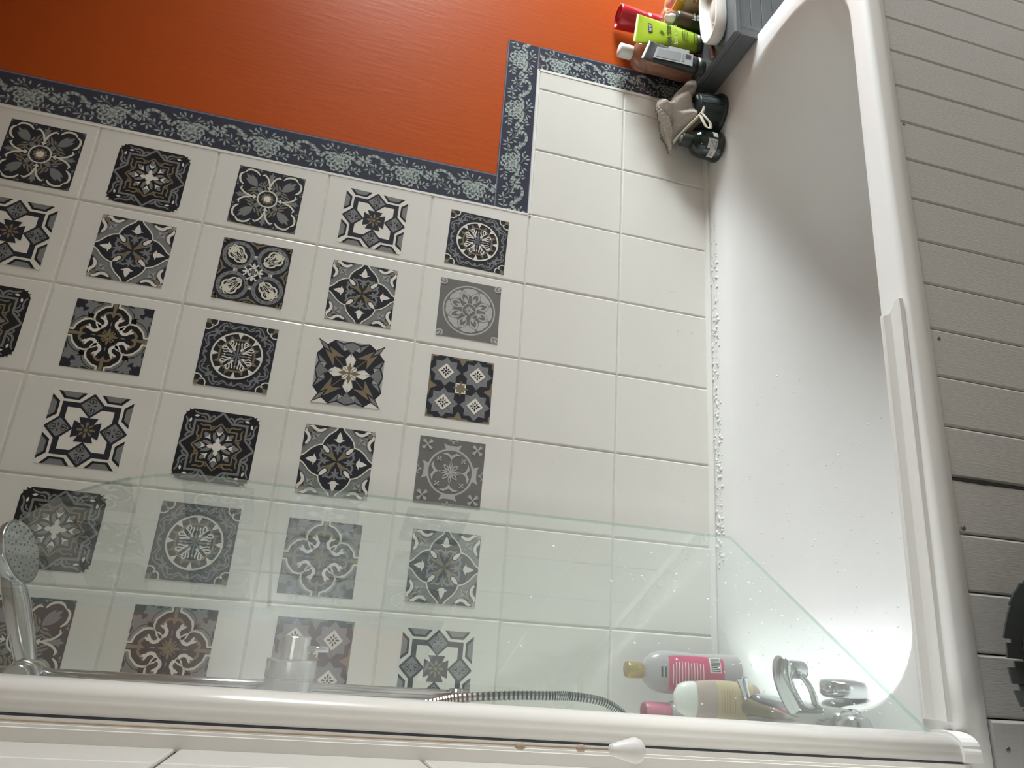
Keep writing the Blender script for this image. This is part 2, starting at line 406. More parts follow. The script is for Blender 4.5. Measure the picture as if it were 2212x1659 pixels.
def art_sun():
    A = Art('navy')
    for t, w in (([(.66,.62),(.52,.72),(.50,.84),(.40,.86),(.37,.80)], .045), ([(.66,.66),(.60,.82),(.50,.93),(.42,.92)], .04), ([(.36,.88),(.24,.80),(.12,.88),(.05,.92)], .045), ([(.40,.96),(.30,.90),(.20,.84)], .03), ([(.56,.64),(.44,.72),(.40,.66)], .03)):
        A.s('pgrey', t, w)
    A.leaf('pgrey', (.55,.55), (.74,.74), .11); A.leaf('pgrey', (0,.94), (0,.79), .09); A.leaf('pgrey', (.0,.88), (.10,.92), .04, '8')
    A.s('cream', [(.69,1.0),(.69,.90),(.75,.82),(.83,.81),(.835,.835)], .035, taper=False)
    A.leaf('gold', (1.03,1.03), (.84,.84), .10); A.leaf('gold', (1.02,1.02), (.85,.97), .05, '8')
    A.ring('cream', .665, .715)
    A.ring('gold', .455, .51)
    T = lambda r0, r1, h: [(r0*math.sin(-h), r0*math.cos(h)), (r0*math.sin(h), r0*math.cos(h)), (0, r1)]
    A.p('pwhite', T(.67, .50, .105), 'r8'); A.p('gold', rotp(T(.50, .65, .125), PI/8), 'r8')
    A.leaf('pgrey', (0,0), (0,.34), .05); A.leaf('pgrey', (0,0), (.22,.22), .05)
    A.s('pwhite', [(.07,.14),(.10,.24),(.075,.34),(.09,.40)], .035, taper=False)
    A.s('pwhite', [(.09,.14),(.16,.26),(.15,.38),(.20,.43),(.24,.38),(.21,.34)], .035, taper=False)
    A.s('pwhite', [(.12,.19),(.22,.30),(.29,.36)], .03)
    A.leaf('gold', (0,.30), (0,.43), .045); A.c('pwhite', 0, .335, .02)
    return A
def art_cross():
    A = Art('pwhite')
    A.p('black', [(.165,1.01),(.345,.79),(.71,.79),(.90,1.01)], '8'); A.p('pgrey', [(.25,1.01),(.385,.85),(.67,.85),(.81,1.01)], '8')
    A.p('navy', [(.72,.72),(-.72,.72),(-.72,-.72),(.72,-.72)], '1'); 
    A.p('navy', [(0,1.02),(.36,.66),(0,.30),(-.36,.66)])
    A.p('pwhite', [(.575,.575),(-.575,.575),(-.575,-.575),(.575,-.575)], '1')
    A.p('navy', [(0,1.01),(.35,.66),(0,.32),(-.35,.66)]); A.p('pgrey', [(0,.93),(.265,.665),(0,.40),(-.265,.665)])
    A.leaf('black', (0,.70), (0,.84), .045); A.leaf('black', (0,.62), (0,.49), .045); A.leaf('black', (.03,.665), (.13,.685), .035, '8')
    A.s('black', [(.03,.73),(.085,.78),(.05,.84),(.0,.87)], .018, taper=False); A.s('black', [(.03,.60),(.085,.55),(.05,.49),(.0,.46)], .018, taper=False)
    A.p('navy', [(-.235,.335),(.235,.335),(.165,.165),(0,0),(-.165,.165)])
    A.leaf('gold', (0,.06), (0,.24), .075); A.leaf('gold', (.045,.045), (.16,.16), .06); A.c('gold', 0, 0, .05, '1')
    return A
def art_star():
    o = [(0,1),(.78,1),(.84,.955),(.90,.985),(.885,.93),(.93,.90),(.885,.885)]
    q = o + [(y, x) for x, y in o[::-1][1:-1]]; full = []
    for k in range(4): full += rotp(q, -k*PI/2)
    A = Art('black', full[::-1])
    A.leaf('pwhite', (.90,.90), (.985,.985), .06)
    A.s('pgrey', [(0,.975),(.285,.69),(.69,.69),(.69,.285)], .06, '4', taper=False, sharp=True); A.s('pgrey', [(.69,.285),(.975,0)], .06, '4', taper=False, sharp=True)
    A.s('pgrey', [(.33,.70),(.36,.83),(.47,.89),(.58,.86)], .06); A.s('pgrey', [(.52,.875),(.66,.89),(.76,.95)], .045); A.s('pgrey', [(.33,.72),(.29,.82),(.22,.86),(.20,.81)], .045); A.s('pgrey', [(.40,.72),(.47,.80),(.56,.80)], .035)
    A.leaf('pwhite', (.60,.82), (.74,.80), .065, '8')
    A.s('gold', [(0,.665),(.21,.455),(.455,.455),(.455,.21)], .04, '4', taper=False, sharp=True); A.s('gold', [(.455,.21),(.665,0)], .04, '4', taper=False, sharp=True)
    A.s('gold', [(.24,.46),(.27,.565),(.36,.585),(.43,.555)], .045); A.s('gold', [(.40,.57),(.47,.57),(.54,.60)], .04); A.s('gold', [(.25,.47),(.20,.55),(.15,.55)], .03)
    A.leaf('pgrey', (.04,.10), (.155,.40), .10, '8'); A.s('pgrey', [(.08,.22),(.11,.34),(.09,.42)], .03)
    A.leaf('pgrey', (0,.36), (0,.60), .13); A.p('pwhite', [(0,.29),(.06,.37),(.10,.48),(.035,.40),(0,.40),(-.035,.40),(-.10,.48),(-.06,.37)])
    A.leaf('pgrey', (.24,.24), (.385,.385), .12); A.p('pwhite', [(.19,.19),(.27,.22),(.37,.235),(.29,.26),(.26,.26),(.26,.29),(.235,.37),(.22,.27)])
    A.leaf('pwhite', (0,.08), (0,.265), .115); A.c('pwhite', 0, 0, .125, '1', 20)
    return A
def art_clover():
    A = Art('pgrey_d')
    R = [(1-.22+.22*math.cos(a), 1-.22+.22*math.sin(a)) for a in [i*PI/12 for i in range(7)]]; full = []
    for k in range(4): full += rotp(R, k*PI/2)
    A.p('navy', full, '1')
    A.leaf('pgrey', (0,.52), (0,.97), .13); A.leaf('pgrey', (.0,.74), (.09,.88), .06, '8'); A.s('pgrey', [(.02,.52),(.08,.70),(.20,.84),(.27,.87)], .035)
    A.c('pgrey', .34, .945, .034, '8'); A.c('pgrey', .42, .95, .022, '8')
    A.s('cream', [(.0,.41),(.035,.57),(.10,.72),(.21,.82),(.30,.79)], .055); A.s('cream', [(.36,.78),(.46,.885),(.60,.925),(.73,.895),(.80,.80)], .062)
    A.leaf('pgrey', (.36,.36), (.60,.76), .15, '8'); A.leaf('pgrey', (.36,.36), (.76,.76), .17)
    A.leaf('pgrey', (.17,.17), (.35,.35), .15); A.leaf('pgrey', (.37,.33), (.56,.26), .06, '8')
    A.s('gold', [(.34,.28),(.44,.21),(.53,.19),(.64,.13)], .06); A.s('pgrey', [(.24,.20),(.32,.10),(.42,.15),(.50,.09),(.60,.085)], .045); A.s('pgrey', [(.20,.22),(.24,.12),(.30,.12)], .035)
    A.p('cream', [(0,.31),(.095,.43),(.03,.41),(0,.50),(-.03,.41),(-.095,.43)])
    A.c('navy', 0, 0, .30, '1', 28); A.ring('cream', .265, .305)
    A.p('gold', [((.175+.02*math.cos(9*a))*math.cos(a), (.175+.02*math.cos(9*a))*math.sin(a)) for a in [2*PI*i/54 for i in range(54)]], '1')
    A.p('pwhite', [((.105+.012*math.cos(8*a))*math.cos(a), (.105+.012*math.cos(8*a))*math.sin(a)) for a in [2*PI*i/48 for i in range(48)]], '1')
    A.c('pgrey', .23, 0, .012, 'r8', 8)
    return A
def art_scroll():
    A = Art('navy')
    o = [(.10,1.02),(.10,.90),(.25,.85),(.37,.74),(.40,.70),(.42,.69),(.455,.56),(.45,.46),(.41,.41)]
    q = o + [(y, x) for x, y in o[::-1][1:]]
    A.s('pgrey', [(.30,1.03),(.44,.93),(.50,.80),(.60,.60)], .24, taper=False)
    A.leaf('pgrey', (.46,.74), (.74,.99), .22, '8'); A.leaf('pgrey', (.58,.62), (.56,.90), .16, '8'); A.c('pgrey', .71, .84, .055, '8'); A.leaf('navy', (.28,1.0), (.50,.95), .07, '8')
    A.s('pgrey', q, .26, '4', taper=False, sharp=True)
    A.s('black', [(x*1.0+.075, y+.075) if 0 else (x+.08, y+.08) for x, y in q], .02, '4', taper=False, sharp=True)
    full = []
    for k in range(4): full += rotp(q, -k*PI/2)
    A.p('black', full, '1'); A.s('cream', q, .05, '4', taper=False, sharp=True)
    A.p('gold', [(-.055,1.01),(.055,1.01),(.04,.74),(.07,.70),(0,.56),(-.07,.70),(-.04,.74)])
    A.s('gold', [(.0,.66),(.10,.71),(.18,.66),(.25,.57),(.32,.56)], .07)
    A.leaf('pwhite', (.40,.40), (.20,.20), .13); A.leaf('pwhite', (.34,.34), (.22,.30), .06, '8')
    A.s('pwhite', [(.36,.34),(.27,.27),(.165,.30),(.13,.40),(.18,.48),(.26,.50)], .085); A.leaf('pwhite', (.16,.46), (.22,.62), .075, '8'); A.leaf('pwhite', (.19,.50), (.32,.54), .06, '8')
    A.leaf('gold', (0,0), (0,.28), .075); A.s('gold', [(.02,.03),(.08,.13),(.14,.18),(.19,.15),(.17,.10)], .045); A.leaf('pgrey', (0,.30), (0,.45), .035)
    return A
def art_shards():
    o = [(0,1),(.52,1),(.725,.835),(1,1)]
    q = o + [(y, x) for x, y in o[::-1][1:-1]]; full = []
    for k in range(4): full += rotp(q, -k*PI/2)
    A = Art('pwhite')
    A.p('navy', full, '1'); A.p('black', [(1,1),(.72,.84),(.60,.60),(.84,.72)])
    A.p('pgrey', [(.95,.95),(.74,.82),(.635,.635),(.82,.74)])
    A.p('pgrey_l', [(.04,1.0),(.50,1.0),(.27,.925)], '8'); A.p('pgrey', [(.01,.975),(.235,.88),(.10,.735)], '8'); A.p('pgrey_l', [(.245,.87),(.12,.735),(.235,.685)], '8'); A.p('pgrey', [(.27,.875),(.50,.965),(.25,.69)], '8')
    A.p('gold', [(.665,.78),(.175,.48),(.49,.49),(.55,.55)], '8')
    A.p('pwhite', [(0,0),(.155,.43),(0,.64),(-.155,.43)]); A.p('pwhite', [(0,0),(.09,.205),(.205,.205),(.205,.09)])
    A.s('gold', [(.155,.43),(.09,.205)], .018, '8', taper=False, sharp=True); A.s('gold', [(.06,.06),(.50,.50)], .022, '4', taper=False, sharp=True)
    A.p('pgrey', [(0,.985),(.105,.82),(.15,.70),(.07,.75),(.075,.655),(.035,.69),(0,.46),(-.035,.69),(-.075,.655),(-.07,.75),(-.15,.70),(-.105,.82)])
    A.leaf('gold', (0,0), (0,.34), .13, n=2); A.c('gold', 0, 0, .05, '1')
    return A
def art_rosettes():
    A = Art('navy')
    A.p('gold', [(-.34,1),(-.30,.96),(-.12,.94),(0,.73),(.12,.94),(.30,.96),(.34,1)]); A.p('gold', [(1,1),(.74,1),(.80,.945),(.945,.945),(.945,.80),(1,.74)])
    st = []
    for k in range(16):
        a = k*PI/8; r = (.475 if k % 4 == 0 else .47 if k % 2 == 0 else .345); st.append((.5+r*math.cos(a), .5+r*math.sin(a)))
    A.p('pgrey', st)
    for k in range(8):
        a = k*PI/4; r = .47; A.s('pgrey_d', [(.5+.2*math.cos(a), .5+.2*math.sin(a)), (.5+r*math.cos(a), .5+r*math.sin(a))], .010, '4', taper=False, sharp=True)
    A.p('pwhite', [(.5,.76),(.76,.5),(.5,.24),(.24,.5)])
    for k in range(8):
        a = k*PI/4; r0, r1, w = (.05, .175, .05) if k % 2 == 0 else (.05, .13, .045)
        A.leaf('black', (.5+r0*math.cos(a), .5+r0*math.sin(a)), (.5+r1*math.cos(a), .5+r1*math.sin(a)), w)
    A.c('black', .5, .5, .032)
    A.p('pwhite', [(.165,.165),(-.165,.165),(-.165,-.165),(.165,-.165)], '1')
    A.p('gold', [(0,.255),(.05,.115),(.13,.13),(.115,.05),(.255,0),(.115,-.05),(.13,-.13),(.05,-.115),(0,-.255),(-.05,-.115),(-.13,-.13),(-.115,-.05),(-.255,0),(-.115,.05),(-.13,.13),(-.05,.115)], '1')
    return A
def art_circles():
    A = Art('navy')
    A.p('pgrey_l', [(-.09,.56),(.09,.56),(.05,.50),(.09,.44),(-.09,.44),(-.05,.50)]); A.p('pwhite', [(-.07,.56),(.07,.56),(0,.50)])
    A.ring('pgrey', .345, .455, 40, .5, .5, '4')
    for k in range(14):
        a = k*2*PI/14 + .1; A.c('black', .5+.40*math.cos(a), .5+.40*math.sin(a), .020, '4', 4)
    A.leaf('cream', (.74,.74), (.30,.30), .30, bias=.42)
    A.s('cream', [(.69,.72),(.52,.775),(.40,.72),(.36,.60),(.30,.55),(.26,.45),(.30,.33)], .055)
    A.s('cream', [(.70,.74),(.66,.80),(.57,.78),(.53,.72)], .03, taper=False); A.s('navy', [(.62,.55),(.48,.52),(.36,.37)], .03); A.s('navy', [(.50,.70),(.44,.58),(.33,.40)], .02)
    A.s('cream', [(.30,.30),(.26,.36),(.33,.40)], .05); A.leaf('cream', (.26,.27), (.44,.34), .05, '8')
    A.s('gold', [(0,.80),(.05,.88),(.16,.93),(.25,.99)], .05); A.leaf('gold', (0,.76), (0,.92), .08); A.s('gold', [(0,.95),(.08,.98),(.12,1.0)], .03)
    A.s('gold', [(.84,1.0),(.87,.93),(.93,.87)], .05); A.s('gold', [(.92,.99),(.95,.95)], .05)
    A.ring('pwhite', .115, .155); A.leaf('pgrey', (0,0), (0,.10), .06); A.c('pwhite', .065, .065, .028)
    A.leaf('pwhite', (0,.13), (0,.31), .09); A.s('pwhite', [(.0,.17),(.08,.20),(.11,.25),(.15,.22)], .04)
    return A
def art_grey_flower():
    A = Art('sgrey')
    A.ring('slight', .815, .86)
    A.p('slight', [(.265,.665),(.20,.73),(.10,.765),(0,.75),(-.10,.765),(-.20,.73),(-.265,.665),(-.12,.60),(0,.50),(.12,.60)], 'r8')
    d = lambda r: (r*math.sin(PI/8), r*math.cos(PI/8))
    A.leaf('slight', d(.22), d(.69), .29, 'r8', 7, .58); A.leaf('sgrey', d(.24), d(.615), .185, 'r8', 7, .58); A.leaf('slight', d(.24), d(.47), .10, 'r8')
    A.c('slight', 0, 0, .245, '1', 32); A.c('sgrey', 0, 0, .215, '1', 32); A.c('slight', .215, 0, .014, 'd8', 6)
    A.leaf('slight', (0,.02), (0,.165), .06); A.leaf('slight', (.02,.02), (.10,.10), .05)
    A.p('slight', [(1,1),(.80,.985),(.775,.88),(.80,.80),(.88,.775),(.985,.80)]); A.leaf('sgrey', (.83,.83), (1.0,1.0), .15); A.leaf('slight', (.86,.86), (1.0,1.0), .08)
    return A
def art_grey_ring():
    A = Art('sgrey')
    A.ring('slight', .655, .71)
    A.p('slight', [(-.27,.85),(-.12,.80),(.12,.80),(.27,.85),(.20,.68),(-.20,.68)]); A.p('sgrey', [(-.16,.86),(0,.80),(.16,.86)])
    A.s('slight', [(-.12,1.0),(0,.93),(.12,1.0)], .025, '4', taper=False); A.c('slight', 0, .89, .03); A.c('slight', .13, .95, .018, '8')
    A.p('slight', [(0,.36),(.06,.45),(.14,.50),(.29,.53),(.14,.585),(0,.50),(-.14,.585),(-.29,.53),(-.14,.50),(-.06,.45)])
    A.leaf('slight', (0,.04), (0,.36), .10); A.leaf('sgrey', (0,.16), (0,.33), .05); A.leaf('slight', (.03,.03), (.22,.22), .13); A.leaf('sgrey', (.08,.08), (.19,.19), .06)
    def petalcross(x, y, r):
        for k in range(4):
            a = PI/4 + k*PI/2; pts = []
            for rr, da in ((.12,.5),(1,.33),(.82,.16),(1.08,0),(.82,-.16),(1,-.33),(.12,-.5)):
                pts.append((x+r*rr*math.cos(a+da), y+r*rr*math.sin(a+da)))
            A.p('slight', pts)
        A.c('slight', x, y, r*.14)
    petalcross(.76, .76, .20); petalcross(.37, .37, .09)
    A.c('slight', 0, 0, .06, '1')
    return A

ART = {'A': art_tulip, 'U': art_sun, 'K': art_cross, 'S': art_star, 'F': art_clover, 'B': art_scroll, 'H': art_shards, 'R': art_rosettes, 'C': art_circles, 'g': art_grey_flower, 'G': art_grey_ring}
ART_MESH = {k: f().mesh('tile_sticker') for k, f in ART.items()}
# kind, x, z (metres on the wall), small twist in degrees, label
STK = [
 ('U', -0.5098, 1.1927, 1.3, 'navy sun-wheel sticker just below the inside corner of the blue border'),
 ('K', -0.5088, 1.4503, 1.2, 'white sticker with dark cross and grey diamonds beside the blue border, above the sun-wheel'),
 ('F', -0.5087, 1.6975, 0.8, 'navy four-lobed clover sticker beside the border, between the cross and star stickers'),
 ('S', -0.5131, 1.9526, 0.4, 'black eight-point star sticker with gold inner star beside the blue border'),
 ('F', -0.5095, 2.1752, 0.2, 'navy four-lobed clover sticker highest up beside the blue border'),
 ('g', -0.6988, 1.1967, -0.4, 'plain grey sticker with one large eight-petal flower in a thin circle'),
 ('A', -0.7052, 1.4517, -0.3, 'navy quatrefoil sticker with white tulips directly above the grey flower sticker'),
 ('C', -0.6999, 1.6956, 0.0, 'navy sticker with four ringed medallions round a small white cross'),
 ('A', -0.6983, 1.9469, 0.1, 'navy quatrefoil sticker with white tulips directly above the four-medallion sticker'),
 ('K', -0.7027, 2.1832, 0.3, 'white sticker with dark cross and grey diamonds cut off by the photo edge'),
 ('R', -0.8988, 1.1992, -0.1, 'navy sticker of four grey star rosettes seen clear of the glass'),
 ('H', -0.9017, 1.4532, -1.6, 'sticker of jagged navy, tan and grey shards with white star, whole in view'),
 ('U', -0.9004, 1.6928, 0.2, 'navy sun-wheel sticker directly below the white scroll sticker, clear of the glass'),
 ('B', -0.9012, 1.9482, -0.5, 'dark scroll quatrefoil sticker with white curls seen clear of the glass'),
 ('S', -0.9010, 2.1830, 0.2, 'black eight-point star sticker cut in half by the left edge of the photo'),
 ('G', -1.0960, 1.2035, 0.4, 'plain grey sticker with a ring, small flowers and corner crosses at the glass edge'),
 ('A', -1.1037, 1.4517, -0.2, 'navy quatrefoil sticker with white tulips crossed by the free edge of the glass'),
 ('S', -1.1037, 1.6954, 0.6, 'black eight-point star sticker crossed by the rounded top edge of the glass'),
 ('K', -1.1020, 1.9427, 0.0, 'white sticker with dark cross and grey diamonds just above the rounded glass corner'),
 ('H', -1.1010, 2.2000, 0.0, 'sticker of jagged navy and grey shards of which only one tip is in the photo'),
 ('A', -1.3023, 1.1964, 0.2, 'navy quatrefoil sticker with white tulips wholly behind the shower glass'),
 ('B', -1.3063, 1.4532, 0.3, 'dark scroll quatrefoil sticker with white curls behind the middle of the glass'),
 ('U', -1.2990, 1.6990, 0.4, 'navy sun-wheel sticker wholly behind the shower glass'),
 ('S', -1.2985, 1.9483, 0.3, 'black eight-point star sticker behind the shower head'),
 ('K', -1.5040, 1.1932, 0.2, 'white sticker with dark cross behind the glass beside the hose, lowest by the post'),
 ('R', -1.5000, 1.4430, 0.3, 'navy sticker of four grey star rosettes partly hidden by the chrome shower valve'),
 ('B', -1.4972, 1.7050, 0.2, 'dark scroll quatrefoil sticker with white curls beside the chrome rail, in the glare'),
 ('F', -1.4983, 1.9558, 0.2, 'navy four-lobed clover sticker behind the chrome shower handle'),
]
for kd, x, z, tw, lab in STK:
    o = link('tile_sticker', ART_MESH[kd], None, (x, -0.0004, z)); o.rotation_euler = (0, math.radians(tw), 0)
    tag(o, lab, 'tile sticker', 'patterned stickers on the wall tiles')

# ---------------------------------------------------------------- the blue ribbon border (three strips)
BP = ['b_navy', 'b_edge', 'b_light', 'b_mid', 'b_dim']
LEAVES = [(-17,28,112,13),(-6,24,88,12),(9,22,62,13),(11,19,22,16),(10,15,-22,13),(-35,22,152,12),(-29,27,102,9),(-24,21,190,13),(-20,24,140,9),(4,8,40,7),
 (44,20,122,13),(57,12,100,8),(35,19,112,9),(37,16,-118,8),(30,18,176,8),(75,6,75,8),(62,2,-110,15),(66,2,-75,12),(52,12,160,10),
 (-79,-8,100,14),(-71,-10,58,12),(-83,-2,165,14),(-96,-14,205,13),(-94,-17,-82,13),(-91,-15,-38,12),(-62,-24,188,15),(-60,-25,-112,14),(-55,-25,-68,14),(-60,-21,104,12),(-56,-22,20,12),(-36,-22,-108,14),(-34,-20,128,12),(-40,-21,60,9),
 (18,-24,42,13),(15,-30,-112,10),(25,-31,-58,12),(34,-28,96,12),(38,-27,58,12),(41,-30,-32,13),(47,-27,8,10),(48,-24,40,8)]
STEMS = [[(0,2),(-2,10),(-10,19),(-18,26)],[(-1,10),(4,16),(10,20)],[(-10,19),(-22,22),(-35,21)],[(22,19),(38,18),(52,12),(68,3),(84,-10)],
 [(-88,-2),(-78,-12),(-66,-21),(-56,-24),(-42,-22),(-32,-22)],[(-74,-14),(-88,-11),(-95,-16)],[(12,-26),(22,-29),(34,-28),(48,-28)]]
RIB = [(-101,21),(-92,25),(-83,26),(-71,22),(-61,17),(-68,10),(-60,10),(-50,10),(-52,2),(-44,-3),(-38,2),(-34,8),(-22,8),(-8,2)]
RIB2 = [(6,4),(18,9),(29,8),(40,0),(50,-5),(54,-3),(48,4),(52,11),(60,7),(69,5),(74,9),(67,15),(69,21)]
BOW = [(-27,-6,13),(-22,-22,13),(-10,-33,13),(6,-34,13),(19,-24,12),(26,-10,12),(24,4,12),(10,10,9),(-20,8,12)]
def border_mesh(Lmm, Wmm, phase, flip=False):
    """strip lying in local x (length, mm) / y (width, mm); layered print"""
    b = MB(); S = 0.001; T = [0.0006]
    def put(pts, mi, lay):
        q = []
        for x, y in pts: q.append((x, y))
        # clip to strip
        for ax, lo, hi in ((0, 0.3, Lmm-.3), (1, -Wmm/2+.5, Wmm/2-.5)):
            for sg, lim in ((1, hi), (-1, -lo)):
                out = []
                for i in range(len(q)):
                    a, c = q[i], q[(i+1) % len(q)]; da = lim-sg*a[ax]; dc = lim-sg*c[ax]
                    if da >= 0: out.append(a)
                    if (da >= 0) != (dc >= 0):
                        t = da/(da-dc); out.append((a[0]+(c[0]-a[0])*t, a[1]+(c[1]-a[1])*t))
                q = out
                if len(q) < 3: return
        ar = sum(q[i][0]*q[(i+1) % len(q)][1]-q[(i+1) % len(q)][0]*q[i][1] for i in range(len(q)))
        if abs(ar) < .01: return
        if ar < 0: q = q[::-1]
        b.face([(x*S, y*S, T[0]+.00006*lay) for x, y in q], mi)
    b.box((Lmm*S/2, 0, .0003), (Lmm*S, Wmm*S, .0006), 0)
    put([(0,Wmm/2-1),(Lmm,Wmm/2-1),(Lmm,Wmm/2-5),(0,Wmm/2-5)], 1, 1); put([(0,-Wmm/2+1),(Lmm,-Wmm/2+1),(Lmm,-Wmm/2+4),(0,-Wmm/2+4)], 1, 1)
    def leaf(x, y, ang, L, w, mi, lay, ox=0):
        a = math.radians(ang); d = (math.cos(a), math.sin(a)); n = (-d[1], d[0]); A, B = [], []
        for i in range(1, 4):
            t = i/4; o = w/2*math.sin(PI*t)
            A.append((x+d[0]*L*t+n[0]*o, y+d[1]*L*t+n[1]*o)); B.append((x+d[0]*L*t-n[0]*o, y+d[1]*L*t-n[1]*o))
        put([(x,y)]+A+[(x+d[0]*L, y+d[1]*L)]+B[::-1], mi, lay)
        if ox: put([(x,y)]+A+[(x+d[0]*L, y+d[1]*L)], ox, lay+1)
    def stroke(pts, w, cols, lay):
        P = smooth_path([(x, y, 0) for x, y in pts], 4)
        for i in range(len(P)-1):
            t = (P[i+1]-P[i]).normalized(); n = Vector((-t.y, t.x, 0))*w/2
            t0 = (P[i]-P[max(i-1,0)]).normalized() if i else t; n0 = Vector((-(t+t0).normalized().y, (t+t0).normalized().x, 0))*w/2
            t2 = (P[min(i+2,len(P)-1)]-P[i+1]).normalized() if i < len(P)-2 else t; n2 = Vector((-(t+t2).normalized().y, (t+t2).normalized().x, 0))*w/2
            q = [P[i]+n0, P[i+1]+n2, P[i+1]-n2, P[i]-n0]; put([(v.x, v.y) for v in q], cols[i % len(cols)], lay)
    k = -1
    while (k*170 + phase - 110) < Lmm:
        cx = k*170 + phase; fy = 1.0
        tr = lambda pts: [(cx+x, y*fy) for x, y in pts]
        for s in STEMS: stroke(tr(s), 1.1, [3], 2)
        for x, y, a, L in LEAVES: leaf(cx+x, y, a, L*1.05, 5.0, 3, 3, 2)
        stroke(tr(RIB), 8.0, [2,2,3,4,3,2,3,3], 6); stroke(tr(RIB2), 7.5, [3,2,2,3,4,3,2], 6)
        for i, (x, y, w) in enumerate(BOW):
            dx, dy = x, y+3; px_, py_ = -dy*.34, dx*.34
            loop = [(cx, -3), (cx+dx*.45+px_, -3+dy*.45+py_), (cx+dx*.95+px_*.7, -3+dy*.95+py_*.7), (cx+dx*1.1-px_*.2, -3+dy*1.1-py_*.2), (cx+dx*.6-px_*.9, -3+dy*.6-py_*.9), (cx, -3)]
            leaf(cx, -3, math.degrees(math.atan2(dy, dx)), math.hypot(dx, dy), w*.8, 4, 7); stroke(loop, 4.6, [2,3,2,2,4,3,2,3] if i % 2 else [3,2,2,4,2,3,2,2], 8+(i % 3))
        for a in (20, 95, 160, 230, 300): leaf(cx, -4, a, 9, 6, 2 if a % 2 else 3, 14)
        k += 1
    me = b.mesh('border_strip', [M[c] for c in BP]); return me
def border(x0, z0, x1, z1, W, phase, label):
    # from lower/left end to the other; local x along, local y across, local z out of the wall
    p, q = Vector((x0, 0, z0)), Vector((x1, 0, z1)); L = (q-p).length
    o = link('border_strip', border_mesh(L*1000, W*1000, phase), None, (x0, 0.0036, z0))
    ex = (q-p).normalized(); ez = Vector((0,-1,0)); ey = ez.cross(ex)
    m = Matrix.Identity(4)
    for r in range(3): m[r][0] = ex[r]; m[r][1] = ey[r]; m[r][2] = ez[r]
    m.translation = Vector((x0, 0.0036, z0)); o.matrix_world = m
    tag(o, label, 'wall border', 'blue ribbon border strips')
border(-0.3640, 2.445, -0.3500, 1.158, 0.098, 40, 'long navy ribbon-and-leaf border strip running up the wall beside the patterned tiles')
border(0.1450, 1.1135, -0.4020, 1.1125, 0.094, 60, 'short navy ribbon-and-leaf border strip joining the other two')
border(0.1045, 1.0655, 0.1165, 0.6235, 0.087, 60, 'navy ribbon-and-leaf border strip running down behind the toiletries')

# ---------------------------------------------------------------- bathtub
def rrect(x0, x1, y0, y1, rad, z, n=9, m=10):
    """closed ring; rad = (head-back, tap-back, tap-front, head-front)"""
    cs = [(x1, y1, -1, -1, rad[0], 0), (x0, y1, 1, -1, rad[1], PI/2), (x0, y0, 1, 1, rad[2], PI), (x1, y0, -1, 1, rad[3], 1.5*PI)]
    arcs = []
    for cx, cy, sx, sy, r, a0 in cs:
        ox, oy = cx+sx*r, cy+sy*r
        arcs.append([(ox+r*math.cos(a0+PI/2*i/n), oy+r*math.sin(a0+PI/2*i/n)) for i in range(n+1)])
    out = []
    for k in range(4):
        out += arcs[k]; p, q = arcs[k][-1], arcs[(k+1) % 4][0]
        for i in range(1, m): t = i/m; out.append((p[0]+(q[0]-p[0])*t, p[1]+(q[1]-p[1])*t))
    return [(x, y, z) for x, y in out]
def lipfix(ring):
    out = []
    for x, y, z in ring:
        if y < -.5: y += .019*(x+1.31)
        out.append((max(x, TAPX(y)+.0015), y, z))
    return out
F0 = -0.6570
rings = []
r4 = lambda *a: a
for z, ins in ((RIM-.0545, .010), (RIM-.0535, .0075), (RIM-.030, .004), (RIM-.012, 0), (RIM-.0075, .0014), (RIM-.0035, .0045), (RIM-.0010, .0085), (RIM, .013)):
    rings.append(lipfix(rrect(-1.6125+ins*.2, .108-ins*.5, F0+ins, -.0015-ins*.15, r4(.02,.01,.02,.06), z)))
#            x0      x1    y0(front) y1(back)   radii                 z
for d in ((-1.545, .070, -.612, -.022, (.24,.10,.10,.14), RIM),
          (-1.508, .040, -.594, -.040, (.305,.155,.16,.19), RIM),
          (-1.5055,.036, -.5915, -.045, (.305,.155,.16,.19), RIM-.0010),
          (-1.503, .030, -.5895, -.053, (.305,.155,.16,.19), RIM-.004),
          (-1.500, .020, -.5880, -.064, (.305,.155,.16,.19), RIM-.010),
          (-1.497, .004, -.5865, -.074, (.305,.155,.16,.19), RIM-.022),
          (-1.492, -.03, -.5840, -.083, (.295,.155,.16,.185), RIM-.05),
          (-1.480, -.09, -.5790, -.092, (.285,.15,.155,.185), RIM-.12),
          (-1.464, -.16, -.5720, -.102, (.26,.145,.15,.185), RIM-.20),
          (-1.445, -.23, -.5620, -.114, (.235,.14,.145,.18), RIM-.28),
          (-1.425, -.29, -.5480, -.130, (.20,.14,.14,.17), RIM-.335),
          (-1.395, -.34, -.5250, -.155, (.18,.13,.13,.16), RIM-.37),
          (-1.350, -.39, -.4900, -.190, (.15,.12,.12,.14), RIM-.385),
          (-1.250, -.50, -.4200, -.260, (.07,.07,.07,.07), RIM-.39)):
    rings.append(rrect(*d[:5], d[5]))
b = MB(); b.grid(rings, 0, True, False, True, True)
bath = thing('bathtub', (0,0,0)); shell = b.build('shell', M['acrylic'], bath)
tag(bath, 'white acrylic bathtub with a rounded wet interior along the tiled wall', 'bathtub')
bvh = BVHTree.FromPolygons([Vector(v) for v in b.v], [list(f) for f in b.f])
# overflow with its chrome cover
b = MB(); b.lathe([(.004,-.012),(.036,-.012),(.040,-.006),(.040,.010),(.037,.016),(.020,.019),(.0,.0195)], 28, 0, 'X', (-1.478,-.385,.524)); b.build('overflow_cover', M['chrome'], bath)
